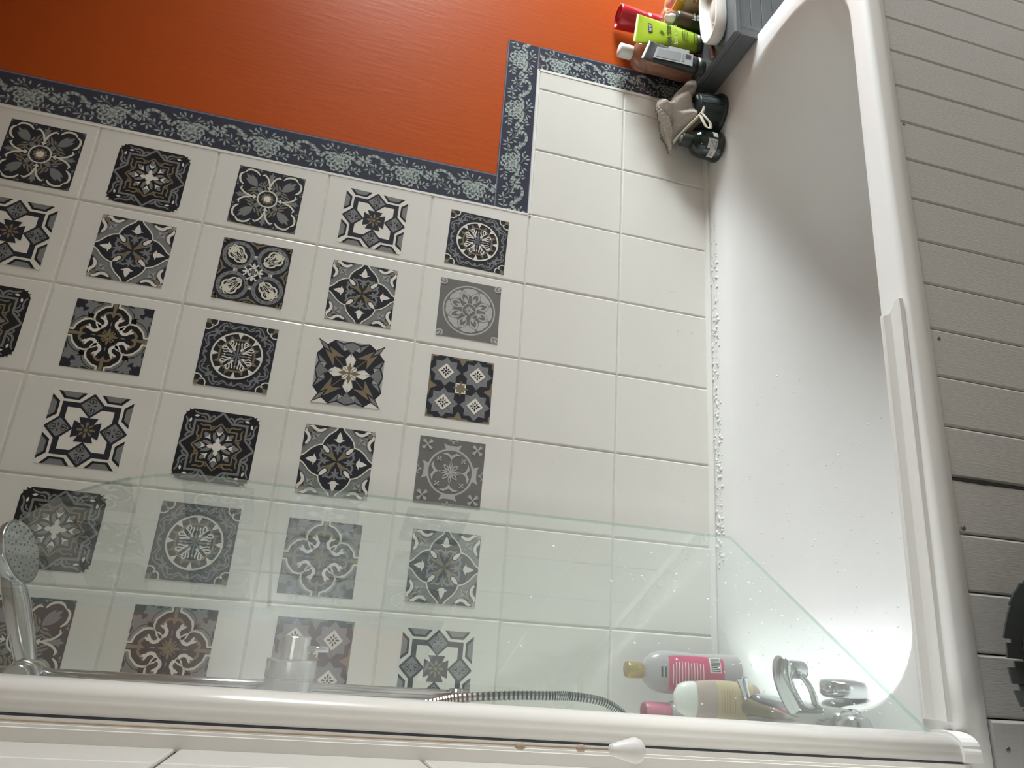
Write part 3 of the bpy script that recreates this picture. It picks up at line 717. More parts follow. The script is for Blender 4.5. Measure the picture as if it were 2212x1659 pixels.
# silicone bead
b = MB(); pr = [(0.002, RIM), (-0.013, RIM), (-0.010, RIM+.0045), (-0.004, RIM+.0075), (0.002, RIM+.011)]
b.grid([[(x, y, z) for y, z in pr] for x in [-1.597+i*1.68/40 for i in range(41)]], 0, False, smooth=True); struct(b.build('trim_1', M['silicone']))
# plastic seal strip on the front rim
b = MB(); sec = [(-.5915,.0005,-.842),(-.5925,.0035,-.842),(-.6100,.0040,-.852),(-.6115,.0180,-.856),(-.6140,.0195,-.856),(-.6160,.0180,-.853),(-.6175,.0030,-.846),(-.6270,.0028,-.834),(-.6320,.0085,-.832),(-.6425,.0098,-.829),(-.6450,.0085,-.829),(-.6450,.0003,-.829)]
R = []
for i in range(25):
    t = i/24; R.append([((-1.497)+(xe+1.497)*t, y, RIM+z) for y, z, xe in sec])
b.grid(R, 0, True, True, True, False)
so = b.build('rim_seal_strip', M['plastic_white']); tag(so, 'white plastic seal strip with torn end lying along the front bath rim', 'seal strip')

# bath panel of upright boards
PY = lambda x: F0 + .011 + .019*(x+1.31)
panel = thing('tongue_and_groove_cladding', (0,0,0)); tag(panel, 'white painted tongue-and-groove bath panel below the rim', 'bath panel')
edges = [0.084, 0.0149, -0.0736] + [-.1621-.0885*k for k in range(16)] + [TAPX(-.66)+.003]
for i in range(len(edges)-1):
    x1, x0 = edges[i], edges[i+1]; g = .0009
    x0 += g; x1 -= g
    if i == 13: x0 += .0028
    zt = RIM - .0545; d = 0.0
    if i == len(edges)-2: d = .007; zt -= .004
    pts = [(x0, .018), (x0, .0035-d), (x0+.0035, -d), (x1-.0035, -d), (x1, .0035-d), (x1, .018)]
    b = MB(); cx = (x0+x1)/2
    b.grid([[(x-cx, y, z) for x, y in pts] for z in (0.0, zt)], 0, True, True, True, False)
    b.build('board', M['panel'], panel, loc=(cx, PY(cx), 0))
b = MB(); b.grid([[(x, PY(x)+.017, z) for x in (TAPX(-.66)+.002, .084)] for z in (0, RIM-.058)], 0, False); b.build('backing', M['dark_gap'], panel)
# dark split between two boards
b = MB(); x = edges[14]-.001
pts = []
for k, w in enumerate((.001,.005,.007,.0065,.0085,.005,.006,.004,.003,.0022,.002)):
    z = RIM-.0555-.016*k; pts.append([(x-w*.5, PY(x)-.0012, z), (x+w*.5, PY(x)-.0012, z), (x+w*.5, PY(x)+.006, z), (x-w*.5, PY(x)+.006, z)])
b.grid(pts, 0, True, True, True, False); b.build('split', M['dark_gap'], panel)
M['screw'] = mat('tarnished_screw', (0.16, 0.14, 0.12), 0.4, metal=0.7)
for (x, z, dd) in ((-.435, RIM-.064, 0), (-.888, RIM-.072, 0), (-1.215, RIM-.066, 0), (-1.528, RIM-.080, .007)):
    b = MB(); b.lathe([(.0001,-.0012),(.0036,-.0010),(.0040,.002)], 12, 0, 'Y'); b.build('screw', M['screw'], panel, loc=(x, PY(x)-dd, z))

# grey boxed ledge past the head of the bath
LZ = 0.622
ledge = thing('boxed_ledge', (0,0,0)); tag(ledge, 'grey painted boxed-in ledge at the far end of the bath holding toiletries', 'ledge')
b = MB(); b.box(((.083+2.19)/2, -.1385, LZ-.009), (2.19-.083, .277, .018), 0, .005); b.build('top', M['grey_wood'], ledge)
b = MB(); b.box((.1070, -.1365, (RIM+LZ-.018)/2), (.036, .270, LZ-.018-RIM-.0005), 0, .001); b.build('front', M['grey_wood'], ledge)
b = MB(); b.box((.0935, -.1355, LZ-.023), (.016, .274, .010), 0, .004); b.build('moulding', M['grey_wood'], ledge)
zt = LZ-.020; k = 0
while zt > .06:
    h = .0335; b = MB(); b.box(((.114+2.19)/2, -.2655, zt-h/2), (2.076, .008, h-.0016), 0, .0014); b.build('board', M['grey_wood'], ledge); zt -= h; k += 1
b = MB(); b.box((.1175, -.2690, .305), (.014, .006, .606), 0, .002); b.build('corner_bead', M['grey_wood'], ledge)
b = MB(); b.box((1.155, -.258, .30), (2.07, .006, .60)); b.build('backing', M['dark_gap'], ledge)

# ---------------------------------------------------------------- shower screen
screen = thing('shower_screen', (0,0,0)); tag(screen, 'clear greenish glass shower screen on a white post, swung in over the bath', 'shower screen')
P0 = Vector((-1.514,-.635,0)); P1 = Vector((-1.19,-.125,0)); tt = (P1-P0).normalized(); nn = Vector((tt.y,-tt.x,0))
GL = (P1-P0).length
arc = [(.6130,1.64),(.6110,1.7233),(.592,1.768),(.566,1.805),(.530,1.838),(.488,1.864),(.440,1.884),(.385,1.898),(.325,1.906),(.25,1.91),(.0,1.91)]
out = [(-.01, RIM+.031), (GL, RIM+.031), (GL+.003, 1.1), (GL+.006, 1.45)] + arc[:0] + [(p[0], p[1]) for p in arc] + [(-.01, 1.91)]
th = .006
fr = [P0 + tt*a + Vector((0,0,z)) + nn*(-th/2) for a, z in out]; bk = [P0 + tt*a + Vector((0,0,z)) + nn*(th/2) for a, z in out]
b = MB(); n0 = len(fr)
b.face(fr, 0); b.face(bk[::-1], 0)
for i in range(n0): b.face([fr[i], bk[i], bk[(i+1) % n0], fr[(i+1) % n0]], 1)
pane = b.build('glass_pane', [M['glass'], M['glass_edge']], screen, weld=True)
# hinge post (slightly out of plumb), gasket, wall channel
def post_ring(z, grow=0.0):
    dx = -.0118*(1.75-z); c = (-1.5285+dx, -.652); pts = []
    g = 1 + grow/.03
    for u, v in ((0,-.034),(.010,-.034),(.013,-.0335),(.0155,-.0322),(.0185,-.0322),(.0225,-.0305),(.0265,-.0262),(.0295,-.020),(.0312,-.012),(.0316,0),(.0305,.012),(.026,.024),(.018,.032),(.008,.034),(0,.034)):
        pts.append((c[0]+u*g, c[1]+v*g, z))
    return pts
b = MB(); b.grid([post_ring(z) for z in (RIM+.010, 1.0, 1.5, 2.05)], 0, True, True, True, True); b.build('hinge_post', M['alu_white'], screen)
b = MB(); b.grid([[(-1.5290-.0118*(1.75-z)+u, y, z) for u, y in ((0,-.6865),(0,-.618),(-.0022,-.618),(-.0022,-.6865))] for z in (RIM+.03, 2.05)], 0, True, True, True, False); b.build('gasket', M['rubber_line'], screen)
b = MB()
def ch(z):
    x0 = -1.5312-.0118*(1.75-z); return [(x0, -.688, z), (x0-.006, -.6885, z), (x0-.0064, -.6900, z), (x0-.0090, -.6905, z), (x0-.0094, -.6935, z), (TAPX(-.6935,z)+.0008, -.6935, z), (TAPX(-.61,z)+.0008, -.61, z), (x0, -.61, z)]
b.grid([ch(z) for z in (RIM+.022, 2.05)], 0, True, True, True, False); b.build('wall_channel', M['alu_white'], screen)
b = MB(); b.grid([[(TAPX(-.6942,z)+u, -.6938+v, z) for u, v in ((.0006,0),(.0022,-.0004),(.0022,.001),(.0006,.001))] for z in (RIM+.03, 2.05)], 0, True, True, True, False); b.build('wall_seal', M['rubber_line'], screen)
b = MB(); b.grid([post_ring(z, .0035) for z in (RIM+.0005, RIM+.030)], 0, True, True, True, False); b.build('end_cap', M['plastic_white'], screen)
# droplets running on the glass: uncountable, one object
def dome(b, c, n, r, h, mi=0):
    n = Vector(n).normalized(); u = n.orthogonal().normalized(); v = n.cross(u); el = random.uniform(.7, 1.35)
    R = []
    for t in (0, .45, .8):
        R.append([Vector(c) + (u*math.cos(a)*el + v*math.sin(a))*r*math.cos(t*PI/2) + n*h*math.sin(t*PI/2) for a in [2*PI*i/7 for i in range(7)]])
    b.grid(R, mi, True, False, True, True)
b = MB()
for i in range(190):
    a = random.uniform(.03, .58); z = RIM+.04+abs(random.gauss(0, .22)); a = a if z < 1.0 else random.uniform(.1,.55)
    r = random.choice((.0009,.0012,.0016,.0022)); c = P0 + tt*a + Vector((0,0,z)) - nn*(th/2) if random.random() < .5 else P0 + tt*a + Vector((0,0,z)) + nn*(th/2)
    sgn = -1 if (c-P0).dot(nn) < 0 else 1
    dome(b, c, nn*sgn, r, r*.5)
o = b.build('glass_water_drops', M['water'], screen); o['kind'] = 'stuff'
# ---------------------------------------------------------------- drops on bath, bead and tiles
b = MB()
def drop_at(o, d, r, h=.55):
    hit = bvh.ray_cast(Vector(o), Vector(d))
    if hit[0] is not None:
        n = hit[1]
        if n.dot(Vector(d)) > 0: n = -n
        dome(b, hit[0], n, r, r*h)
for i in range(330):
    x = random.uniform(-1.25, -.30); x = x if x < -.45 or random.random() < .4 else random.uniform(-1.2,-.6)
    drop_at((x, random.uniform(-.046,-.014), 1), (0,0,-1), random.choice((.0014,.002,.0028,.0038,.0052)), .42)
for i in range(170): drop_at((random.uniform(-1.40,-.75), -.35, random.uniform(RIM-.36,RIM-.03)), (0,1,0), random.choice((.0008,.0011,.0015,.002)))
for i in range(60): drop_at((random.uniform(-1.40,-.80), random.uniform(-.50,-.22), 1), (0,0,-1), random.choice((.0011,.0015,.002)))
for i in range(46): drop_at((random.uniform(-1.40,-.75), -.35, random.uniform(RIM-.46,RIM-.2)), (0,.8,-.25), random.choice((.0018,.0024,.003)))
o = b.build('water_drops', M['water'], bath); o['kind'] = 'stuff'
b = MB()
for i in range(200):
    x = random.uniform(-1.3,-.5); z = RIM + .012 + abs(random.gauss(0,.16))
    if z < .98: dome(b, (x, -.0002, z), (0,-1,0), random.choice((.0007,.0010,.0014)), .0007)
o = b.build('water_drops', M['water'], wall_back); o['kind'] = 'stuff'

M['chrome_dark'] = mat('chrome_groove_shade', (0.16, 0.17, 0.17), 0.3, metal=1.0)  # darker chrome paints shade into the grooves between the hose ribs
# ---------------------------------------------------------------- shower fittings
rail = thing('shower_rail', (-1.5301,-.27,1.20)); tag(rail, 'vertical chrome shower riser rail on the tap-end wall', 'shower rail')
b = MB(); b.tube([(0,0,-.02),(0,0,.80)], .0098, 18); b.build('rail', M['chrome'], rail)
for z in (0, .79):
    b = MB(); b.lathe([(.016,TAPX(-.27,1.2+z)+1.5301+.001),(.016,-.03),(.012,-.012),(.012,.012)], 18, 0, 'X', (0,0,z)); b.build('bracket', M['chrome'], rail)
b = MB(); b.lathe([(.021,-.030),(.024,-.026),(.024,.026),(.021,.030)], 24, 0, 'Y', (-.002,0,.650)); b.lathe([(.017,-.052),(.019,-.048),(.019,-.030)], 20, 0, 'Y', (-.002,0,.650)); b.build('slider', M['chrome_dull'], rail)
hs = thing('shower_handset', (-1.516,-.27,1.855)); tag(hs, 'chrome hand shower with round nozzle head held on the rail', 'shower head')
hp = smooth_path([(0,0,0),(.035,0,.014),(.088,0,.036),(.110,0,.047),(.128,0,.055)], 5)
rr = [.0135+.004*math.sin(PI*min(1,i/(len(hp)-1)*1.1)) for i in range(len(hp))]
b = MB(); b.tube(hp, rr, 20); b.build('handle', M['chrome'], hs)
fx = Vector((.92,0,.39)).normalized(); fn = Vector((.36,-.16,-.92)).normalized(); fy = fn.cross(fx).normalized(); fx = fy.cross(fn)
def disc(prof, n=36, mi=0, c=Vector((.158,0,.052))):
    b = MB(); R = []
    for r, h in prof: R.append([c + fx*r*math.cos(2*PI*i/n) + fy*r*math.sin(2*PI*i/n) + fn*h for i in range(n)])
    b.grid(R, 0, True, True, True, True); return b
disc([(.004,-.030),(.022,-.026),(.040,-.016),(.050,-.004),(.051,.004),(.049,.006)]).build('head', M['chrome'], hs)
M['nozzle_plate'] = mat('grey_nozzle_plate', (0.30, 0.30, 0.28), 0.35); M['nozzle'] = mat('dark_nozzle', (0.05, 0.05, 0.048), 0.5)
pl = disc([(.002,.0075),(.045,.0072),(.047,.0055)]).build('nozzle_plate', M['nozzle_plate'], hs)
b = MB(); cc = Vector((.158,0,.052))
for r, k in ((.012,6),(.022,11),(.031,15),(.040,20)):
    for i in range(k):
        a = 2*PI*i/k + r*40; dome(b, cc + fx*r*math.cos(a) + fy*r*math.sin(a) + fn*.0072, fn, .0019, .0015)
o = b.build('nozzles', M['nozzle'], pl); o['kind'] = 'stuff'
valve = thing('shower_valve', (TAPX(-.39,1.4737)+.001,-.39,1.4737)); tag(valve, 'cylindrical chrome shower valve with small lever on the tap-end wall', 'shower valve')
vx = lambda x: x - (TAPX(-.39,1.4737)+.001)
b = MB(); b.lathe([(.052,0),(.052,.006),(.049,.009),(.036,.010)], 36, 0, 'X'); b.build('backplate', M['chrome_dull'], valve)
b = MB(); b.lathe([(.0358,.008),(.0358,vx(-1.509)),(.0343,vx(-1.508)),(.0343,vx(-1.5065)),(.0358,vx(-1.5055)),(.0358,vx(-1.483)),(.0360,vx(-1.4805)),(.0225,vx(-1.4802))], 40, 0, 'X', smooth=False); b.build('body', M['chrome_dull'], valve)
b = MB(); b.lathe([(.0222,vx(-1.4805)),(.0222,vx(-1.450)),(.0205,vx(-1.4485)),(.001,vx(-1.4483))], 36, 0, 'X', smooth=False); kn = b.build('knob', M['chrome_dull'], valve)
b = MB(); b.tube([(vx(-1.4655),0,-.018),(vx(-1.4645),0,-.050)], .0046, 14); b.build('lever', M['chrome'], kn)
b = MB(); hpth = smooth_path([(-1.548,-.300,1.815),(-1.558,-.312,1.74),(-1.566,-.318,1.55),(-1.560,-.318,1.38),(-1.540,-.318,1.26),(-1.5285,-.318,1.205),(-1.5205,-.318,1.12),(-1.5175,-.318,1.05),(-1.5165,-.318,1.01),(-1.522,-.318,.956),(-1.538,-.318,.920),(-1.557,-.318,.902),(-1.583,-.318,.898)], 40)
rr = [.0076 if i % 4 < 3 else .0060 for i in range(len(hpth))]
b.tube(hpth, rr, 12, smooth=False)
for i in range(len(hpth)-1):
    for k in range(12): b.m[i*12+k] = 1 if i % 4 >= 2 else 0
hose = b.build('shower_hose', [M['chrome'], M['chrome_dark']]); tag(hose, 'ribbed chrome shower hose looping behind the white post', 'hose')

# bath mixer tap
tap = thing('bath_mixer_tap', (-1.528,-.36,RIM)); tag(tap, 'chrome bath mixer tap with spout standing on the tap-end deck', 'tap')
b = MB(); b.lathe([(.001,-.150),(.012,-.149),(.024,-.143),(.029,-.130),(.029,.110),(.018,.116),(.018,.140),(.015,.145),(.001,.146)], 26, 0, 'Y', (0,0,.056)); b.build('body', M['chrome'], tap)
for y in (-.085,.085):
    b = MB(); b.lathe([(.026,.0005),(.026,.006),(.020,.010),(.017,.016),(.017,.045)], 24, 0, 'Z', (0,y,0)); b.build('pillar', M['chrome'], tap)
sp = smooth_path([(.0,-.03,.060),(.030,-.03,.082),(.060,-.03,.096),(.085,-.03,.098),(.092,-.03,.094)], 6)
b = MB(); R = []
for i, p in enumerate(sp):
    t = (sp[min(i+1,len(sp)-1)]-sp[max(i-1,0)]).normalized(); nz = Vector((-t.z,0,t.x)); w = .0205-.002*i/len(sp); h = .014
    R.append([p + Vector((0,1,0))*w*math.cos(a) + nz*h*math.sin(a) for a in [2*PI*k/16 for k in range(16)]])
b.grid(R, 0, True, True, True, True); spo = b.build('spout', M['chrome'], tap)
b = MB(); b.lathe([(.014,.055),(.015,.058),(.015,.078),(.012,.095)], 20, 0, 'Z', (.080,-.03,0)); b.build('aerator', M['chrome'], spo)
b = MB(); b.tube(smooth_path([(.004,-.062,.060),(.030,-.064,.060),(.055,-.060,.066),(.074,-.052,.078)], 5), [.0085,.008,.0075,.007,.0065,.006,.0055,.0055,.005,.005,.005,.005,.0045,.0045,.004,.004], 12); b.build('diverter_lever', M['chrome'], tap)
b = MB(); lp = smooth_path([(-.004,.135,.058),(.015,.138,.062),(.035,.142,.066),(.052,.146,.069)], 5); b.tube(lp, [.0065+.006*(i/(len(lp)-1))**3 for i in range(len(lp))], 14); b.build('lever', M['chrome'], tap)
b = MB(); b.lathe([(.001,-.172),(.016,-.171),(.024,-.165),(.026,-.155),(.026,-.132),(.022,-.128)], 26, 0, 'Y', (0,0,.056)); b.build('knob', M['chrome'], tap)

# ---------------------------------------------------------------- bottles on the tap-end corner
def oval(prof, n=40, sx=1.0, sy=0.6, sq=2.4):
    R = []
    for r, h in prof:
        ring = []
        for i in range(n):
            a = 2*PI*i/n; c, s = math.cos(a), math.sin(a)
            ring.append((r*sx*math.copysign(abs(c)**(2/sq), c), r*sy*math.copysign(abs(s)**(2/sq), s), h))
        R.append(ring)
    b = MB(); b.grid(R, 0, True, True, True, True); return b
def rad_at(prof, h):
    for (r0, h0), (r1, h1) in zip(prof, prof[1:]):
        if h0 <= h <= h1 and h1 > h0: return r0+(r1-r0)*(h-h0)/(h1-h0)
    return prof[-1][0]
def wrap(prof, h0, h1, a0, a1, sx, sy, sq=2.4, off=.0006, nh=8, na=12, edge=None):
    """label hugging an oval bottle between heights h0..h1 and angles a0..a1 (degrees, -90 faces the room)"""
    R = []
    for i in range(nh+1):
        h = h0+(h1-h0)*i/nh; r = rad_at(prof, h)+off; ring = []
        e = edge(i/nh) if edge else 1.0; am = (a0+a1)/2
        for k in range(na+1):
            a = math.radians(am+(a0-am+(a1-a0)*k/na)*e); c, s = math.cos(a), math.sin(a)
            ring.append((r*sx*math.copysign(abs(c)**(2/sq), c), r*sy*math.copysign(abs(s)**(2/sq), s), h))
        R.append(ring)
    b = MB(); b.grid(R, 0, False, smooth=True); return b
M['lilac'] = mat('lilac_bottle', (0.50, 0.45, 0.47), 0.25, trans=0.15, var=0.04)
M['gold_cap'] = mat('gold_cap', (0.42, 0.30, 0.10), 0.3, metal=0.6)
M['pink_label'] = mat('hot_pink_label', (0.62, 0.055, 0.16), 0.35)
M['white_ink'] = mat('white_ink', (0.80, 0.76, 0.76), 0.5); M['dark_ink'] = mat('dark_ink', (0.03, 0.03, 0.03), 0.5)
M['peach'] = mat('peach_gel_bottle', (0.62, 0.46, 0.42), 0.18, trans=0.25, var=0.05)
M['amber_label'] = mat('amber_label', (0.55, 0.44, 0.27), 0.3); M['orange_ink'] = mat('orange_ink', (0.55, 0.25, 0.10), 0.4)
M['cap_white'] = mat('white_cap', (0.80, 0.78, 0.75), 0.3); M['pink_cap'] = mat('pink_cap', (0.62, 0.17, 0.27), 0.25, trans=0.15)
lil = thing('shampoo_bottle', (-1.478,-.088,RIM+.001)); tag(lil, 'tall lilac bottle with gold cap and pink label in the tap-end corner', 'bottle')
pf = [(.001,0),(.038,0),(.0415,.004),(.0425,.012),(.0425,.03),(.0405,.075),(.0398,.105),(.0415,.140),(.0425,.165),(.041,.185),(.035,.202),(.024,.215),(.015,.221),(.012,.224)]
oval(pf, sy=.62).build('body', M['lilac'], lil)
b = MB(); b.lathe([(.0155,.222),(.0165,.224),(.0165,.253),(.0155,.257),(.001,.2575)], 28); b.build('cap', M['gold_cap'], lil)
lb = wrap(pf, .045, .172, -152, -34, 1, .62, edge=lambda t: .72+.28*math.sin(PI*min(1, max(0, .15+.75*t)))).build('label', M['pink_label'], lil)
for z, w in ((.163,.034),(.156,.044),(.149,.048),(.142,.05),(.135,.046),(.128,.05),(.121,.044),(.114,.048),(.107,.05),(.100,.044),(.093,.046)):
    r = rad_at(pf, z); wrap(pf, z-.0010, z+.0010, -92-w*700, -92+w*620, 1, .62, off=.0010, nh=1).build('print_line', M['white_ink'], lb)
wrap(pf, .052, .078, -86, -40, 1, .62, off=.0010, nh=2, na=6).build('barcode_panel', M['white_ink'], lb)
for k in range(9): wrap(pf, .054, .075, -83+k*4.6, -83+k*4.6+2.2, 1, .62, off=.0014, nh=1, na=1).build('barcode_bar', M['dark_ink'], lb)
for z in (.178,.186): wrap(pf, z, z+.004, -100, -78, 1, .62, off=.0008, nh=1, na=4).build('code_print', M['dark_ink'], lil)
pea = thing('shower_gel_bottle', (-1.5225,-.158,RIM+.001)); tag(pea, 'peach see-through gel bottle with domed white cap behind the tap', 'bottle')
pf = [(.001,0),(.030,0),(.0335,.005),(.0355,.02),(.0380,.06),(.0385,.09),(.0365,.120),(.0335,.138),(.032,.142)]
oval(pf, sy=.55).build('body', M['peach'], pea)
oval([(.033,.141),(.0335,.144),(.032,.160),(.026,.174),(.014,.1825),(.001,.1845)], sy=.56).build('cap', M['cap_white'], pea)
lb = wrap(pf, .016, .098, -160, -20, 1, .55).build('label', M['amber_label'], pea)
fl = MB()
for k in range(14):
    a = 2*PI*k/14; fl.face([(.010+.003*math.cos(a-.15), -.0222, .040+.003*math.sin(a-.15)), (.010+.0095*math.cos(a-.12), -.0222, .040+.0095*math.sin(a-.12)), (.010+.0095*math.cos(a+.12), -.0222, .040+.0095*math.sin(a+.12)), (.010+.003*math.cos(a+.15), -.0222, .040+.003*math.sin(a+.15))])
fl.build('flower_print', M['orange_ink'], lb)
for k in range(6): wrap(pf, .060+k*.006, .0612+k*.006, -120, -60, 1, .55, off=.0010, nh=1).build('print_line', M['orange_ink'], lb)
pk = thing('lotion_bottle', (-1.5555,-.095,RIM+.001)); tag(pk, 'small bottle with translucent pink cap half hidden behind the peach bottle', 'bottle')
b = MB(); b.lathe([(.001,0),(.021,0),(.0235,.004),(.0235,.150),(.021,.160),(.018,.165)], 26); b.build('body', M['lilac'], pk)
b = MB(); b.lathe([(.0185,.165),(.0190,.168),(.0185,.218),(.0165,.221),(.0150,.2205),(.0145,.205),(.001,.204)], 26); b.build('cap', M['pink_cap'], pk)

# ---------------------------------------------------------------- toiletries on the grey ledge
M['red_plastic'] = mat('red_plastic', (0.50, 0.022, 0.035), 0.22); M['red_rim'] = mat('pale_red_rim', (0.72, 0.20, 0.22), 0.25)
rb = thing('red_spray_can', (.288,-.042,LZ)); tag(rb, 'tall red bottle with hollow-topped cap behind the green tube', 'bottle')
b = MB(); b.lathe([(.001,0),(.030,0),(.0325,.004),(.0325,.135),(.0300,.150)], 32); b.build('body', M['red_plastic'], rb)
b = MB(); b.lathe([(.0305,.148),(.0312,.150),(.0350,.228),(.0340,.2315),(.0290,.2310),(.0265,.222),(.0240,.205),(.001,.203)], 32); b.build('cap', M['red_plastic'], rb)
for z, a0, a1 in ((.120,-150,-110),(.106,-158,-100),(.098,-150,-95),(.086,-140,-100),(.132,-140,-115)):
    wrap([(.0325,.004),(.0325,.135)], z, z+.004, a0, a1, 1, 1, 2.0, nh=1).build('print_line', M['white_ink'], rb)
M['lime'] = mat('lime_tube', (0.36, 0.50, 0.030), 0.3, var=0.18, vscale=22, trans=0.08); M['tube_green_ink'] = mat('deep_green_ink', (0.030, 0.060, 0.010), 0.4)
M['dark_cap'] = mat('charcoal_cap', (0.035, 0.04, 0.035), 0.35); M['pale_green_ink'] = mat('pale_green_ink', (0.55, 0.62, 0.35), 0.4)
gt = thing('green_scrub_tube', (.199,-.104,LZ), (0.03, math.radians(-3), 0)); tag(gt, 'lime green tea tree facial scrub tube standing on its cap', 'tube')
def tube_body(wt, wb, db, zb, zt, slant=0.0, n=28, bulge=0.0):
    R = []
    for k in range(13):
        t = k/12; w = wb+(wt-wb)*t+bulge*math.sin(PI*t); d = db*(1-t**1.6)+.0016*t**1.6; ring = []
        e = 2.0+1.2*t
        for i in range(n):
            a = 2*PI*i/n; c, s = math.cos(a), math.sin(a); x = w/2*math.copysign(abs(c)**(2/e), c)
            ring.append((x, d/2*math.copysign(abs(s)**(2/e), s), zb+(zt-zb)*t - slant*x*t))
        R.append(ring)
    for zz in (.0, .010): R.append([(x, .0008*math.copysign(1, y) if abs(y) > 1e-5 else 0, z+zz+.001) for x, y, z in R[12]])
    b = MB(); b.grid(R, 0, True, True, True, True); return b
tube_body(.102, .062, .036, .018, .196, .16).build('body', M['lime'], gt)
b = oval([(.001,0),(.026,0),(.0275,.003),(.0290,.019),(.001,.0195)], sy=.70, sq=2.0); b.build('cap', M['dark_cap'], gt)
fr_ = lambda z: -(.036*(1-((z-.018)/.178)**1.6)+.0016)/2 - .0012
lean = lambda z: math.atan2(.0200, .178)*1.0
lo = gt
def front_text(body, size, m, x, z, **kw): return text_mesh(body, size, m, gt, (x, fr_(z), z), (PI/2-.10, 0, 0), **kw)
front_text('tea tree', .0250, M['tube_green_ink'], -.004, .110, bold=.0006)
front_text('facial scrub', .0155, M['pale_green_ink'], -.004, .090)
for k, (z, w) in enumerate(((.068,.034),(.063,.038),(.058,.036),(.053,.034))):
    b = MB(); b.box((-.003, fr_(z), z), (w, .0003, .0020)); b.build('print_line', M['tube_green_ink'], gt)
b = MB(); b.box((-.003, fr_(.033), .033), (.036, .0003, .0026)); b.build('print_line', M['tube_green_ink'], gt)
b = MB(); b.box((.006, fr_(.163), .163), (.031, .0004, .013)); bx = b.build('logo_block', M['dark_ink'], gt); 
front_text('XHC', .0115, M['white_ink'], .006, .1632).location.y -= .0006
for a, L, zz in ((50,.014,0),(75,.016,.001),(100,.015,.001),(130,.013,0),(155,.010,-.002)):
    b = MB(); A_ = math.radians(a); d = Vector((math.cos(A_),0,math.sin(A_))); q = Vector((-d.z,0,d.x)); p = Vector((-.004,fr_(.130),.124+zz))
    b.face([p, p+d*L*.5+q*.0016, p+d*L, p+d*L*.5-q*.0016]); b.build('leaf_print', M['tube_green_ink'], gt, fix=False)
M['charcoal'] = mat('charcoal_tube', (0.030, 0.033, 0.030), 0.4); M['silver_label'] = mat('silver_grey_label', (0.32, 0.33, 0.335), 0.35); M['grey_ink'] = mat('grey_ink', (0.20, 0.205, 0.21), 0.5)
dt = thing('charcoal_tube', (.108,-.114,LZ), (0.02, math.radians(2), 0)); tag(dt, 'charcoal squeeze tube with silver-grey label in front of the peach toner', 'tube')
tube_body(.070, .054, .032, .020, .168, .30).build('body', M['charcoal'], dt)
oval([(.001,0),(.024,0),(.0265,.003),(.0275,.022),(.001,.0225)], sy=.66, sq=2.0).build('cap', M['dark_cap'], dt)
fd = lambda z: -(.032*(1-((z-.020)/.148)**1.6)+.0016)/2 - .0012
def dquad(name, m, x0, x1, z0, z1, off=0.0):
    b = MB(); sl = lambda x, z: z - .30*x*((z-.02)/.148)
    R = [[(x0+(x1-x0)*k/4, fd(z)-off, sl(x0+(x1-x0)*k/4, z)) for k in range(5)] for z in (z0, (z0*2+z1)/3, (z0+2*z1)/3, z1)]
    b.grid(R, 0, False, smooth=True); return b.build(name, m, dt)
dl = dquad('label', M['silver_label'], -.024, .018, .042, .150); dquad('label', M['silver_label'], -.006, .028, .055, .118)
dquad('text_block', M['grey_ink'], -.018, .012, .078, .144, .0006); dquad('barcode', M['dark_ink'], -.002, .012, .048, .064, .0006); dquad('text_block', M['grey_ink'], -.016, .010, .067, .073, .0006)
M['toner'] = clear_mat('clear_peach_bottle', (0.92, 0.80, 0.74), (0.72, 0.46, 0.34), 0.22, 1.2, .05); M['toner_liquid'] = mat('peach_toner', (0.52, 0.28, 0.18), 0.15, trans=0.35); M['pale_label'] = mat('pale_green_label', (0.52, 0.58, 0.42), 0.4)
tn = thing('toner_bottle', (.163,-.0455,LZ)); tag(tn, 'clear bottle of peach toner with white cap against the wall border', 'bottle')
b = MB(); b.lathe([(.001,.0),(.040,0),(.0425,.004),(.0425,.155),(.0400,.168),(.031,.180),(.018,.187),(.0165,.190)], 32); b.build('body', M['toner'], tn)
b = MB(); b.lathe([(.001,.002),(.0395,.002),(.0408,.006),(.0408,.128),(.001,.1285)], 32); b.build('liquid', M['toner_liquid'], tn)
b = MB(); b.lathe([(.0185,.188),(.0195,.190),(.0195,.222),(.0185,.226),(.001,.2265)], 28); b.build('cap', M['cap_white'], tn)
wrap([(.0425,.004),(.0425,.155)], .118, .152, -85, -20, 1, 1, 2.0).build('label', M['pale_label'], tn)
M['foam_body'] = mat('dark_green_foam_bottle', (0.055, 0.085, 0.030), 0.25, trans=0.1); M['foam_brown'] = mat('brown_label', (0.090, 0.055, 0.038), 0.35); M['clear_cap'] = clear_mat('clear_cap', (0.93,0.93,0.92), (0.8,0.78,0.75), 0.12, 1.2, .05)
fo = thing('foam_bottle', (.266,-.104,LZ)); tag(fo, 'dark foam face wash bottle with clear cap between green tube and soap dish', 'bottle')
b = MB(); b.lathe([(.001,0),(.022,0),(.0245,.004),(.0245,.075),(.022,.082)], 28); b.build('body', M['foam_body'], fo)
wrap([(.0245,.004),(.0245,.075)], .038, .074, -165, -15, 1, 1, 2.0).build('label', M['foam_brown'], fo)
b = MB(); b.lathe([(.020,.082),(.0225,.083),(.0225,.118),(.021,.121),(.001,.1215)], 26); b.build('cap', M['clear_cap'], fo)
b = MB(); b.lathe([(.010,.083),(.013,.086),(.013,.098),(.008,.104),(.008,.112),(.001,.113)], 20); b.build('pump', M['cap_white'], fo)
text_mesh('foam', .0130, M['white_ink'], fo, (0,-.0252,.034)); text_mesh('face', .0130, M['white_ink'], fo, (0,-.0252,.022))
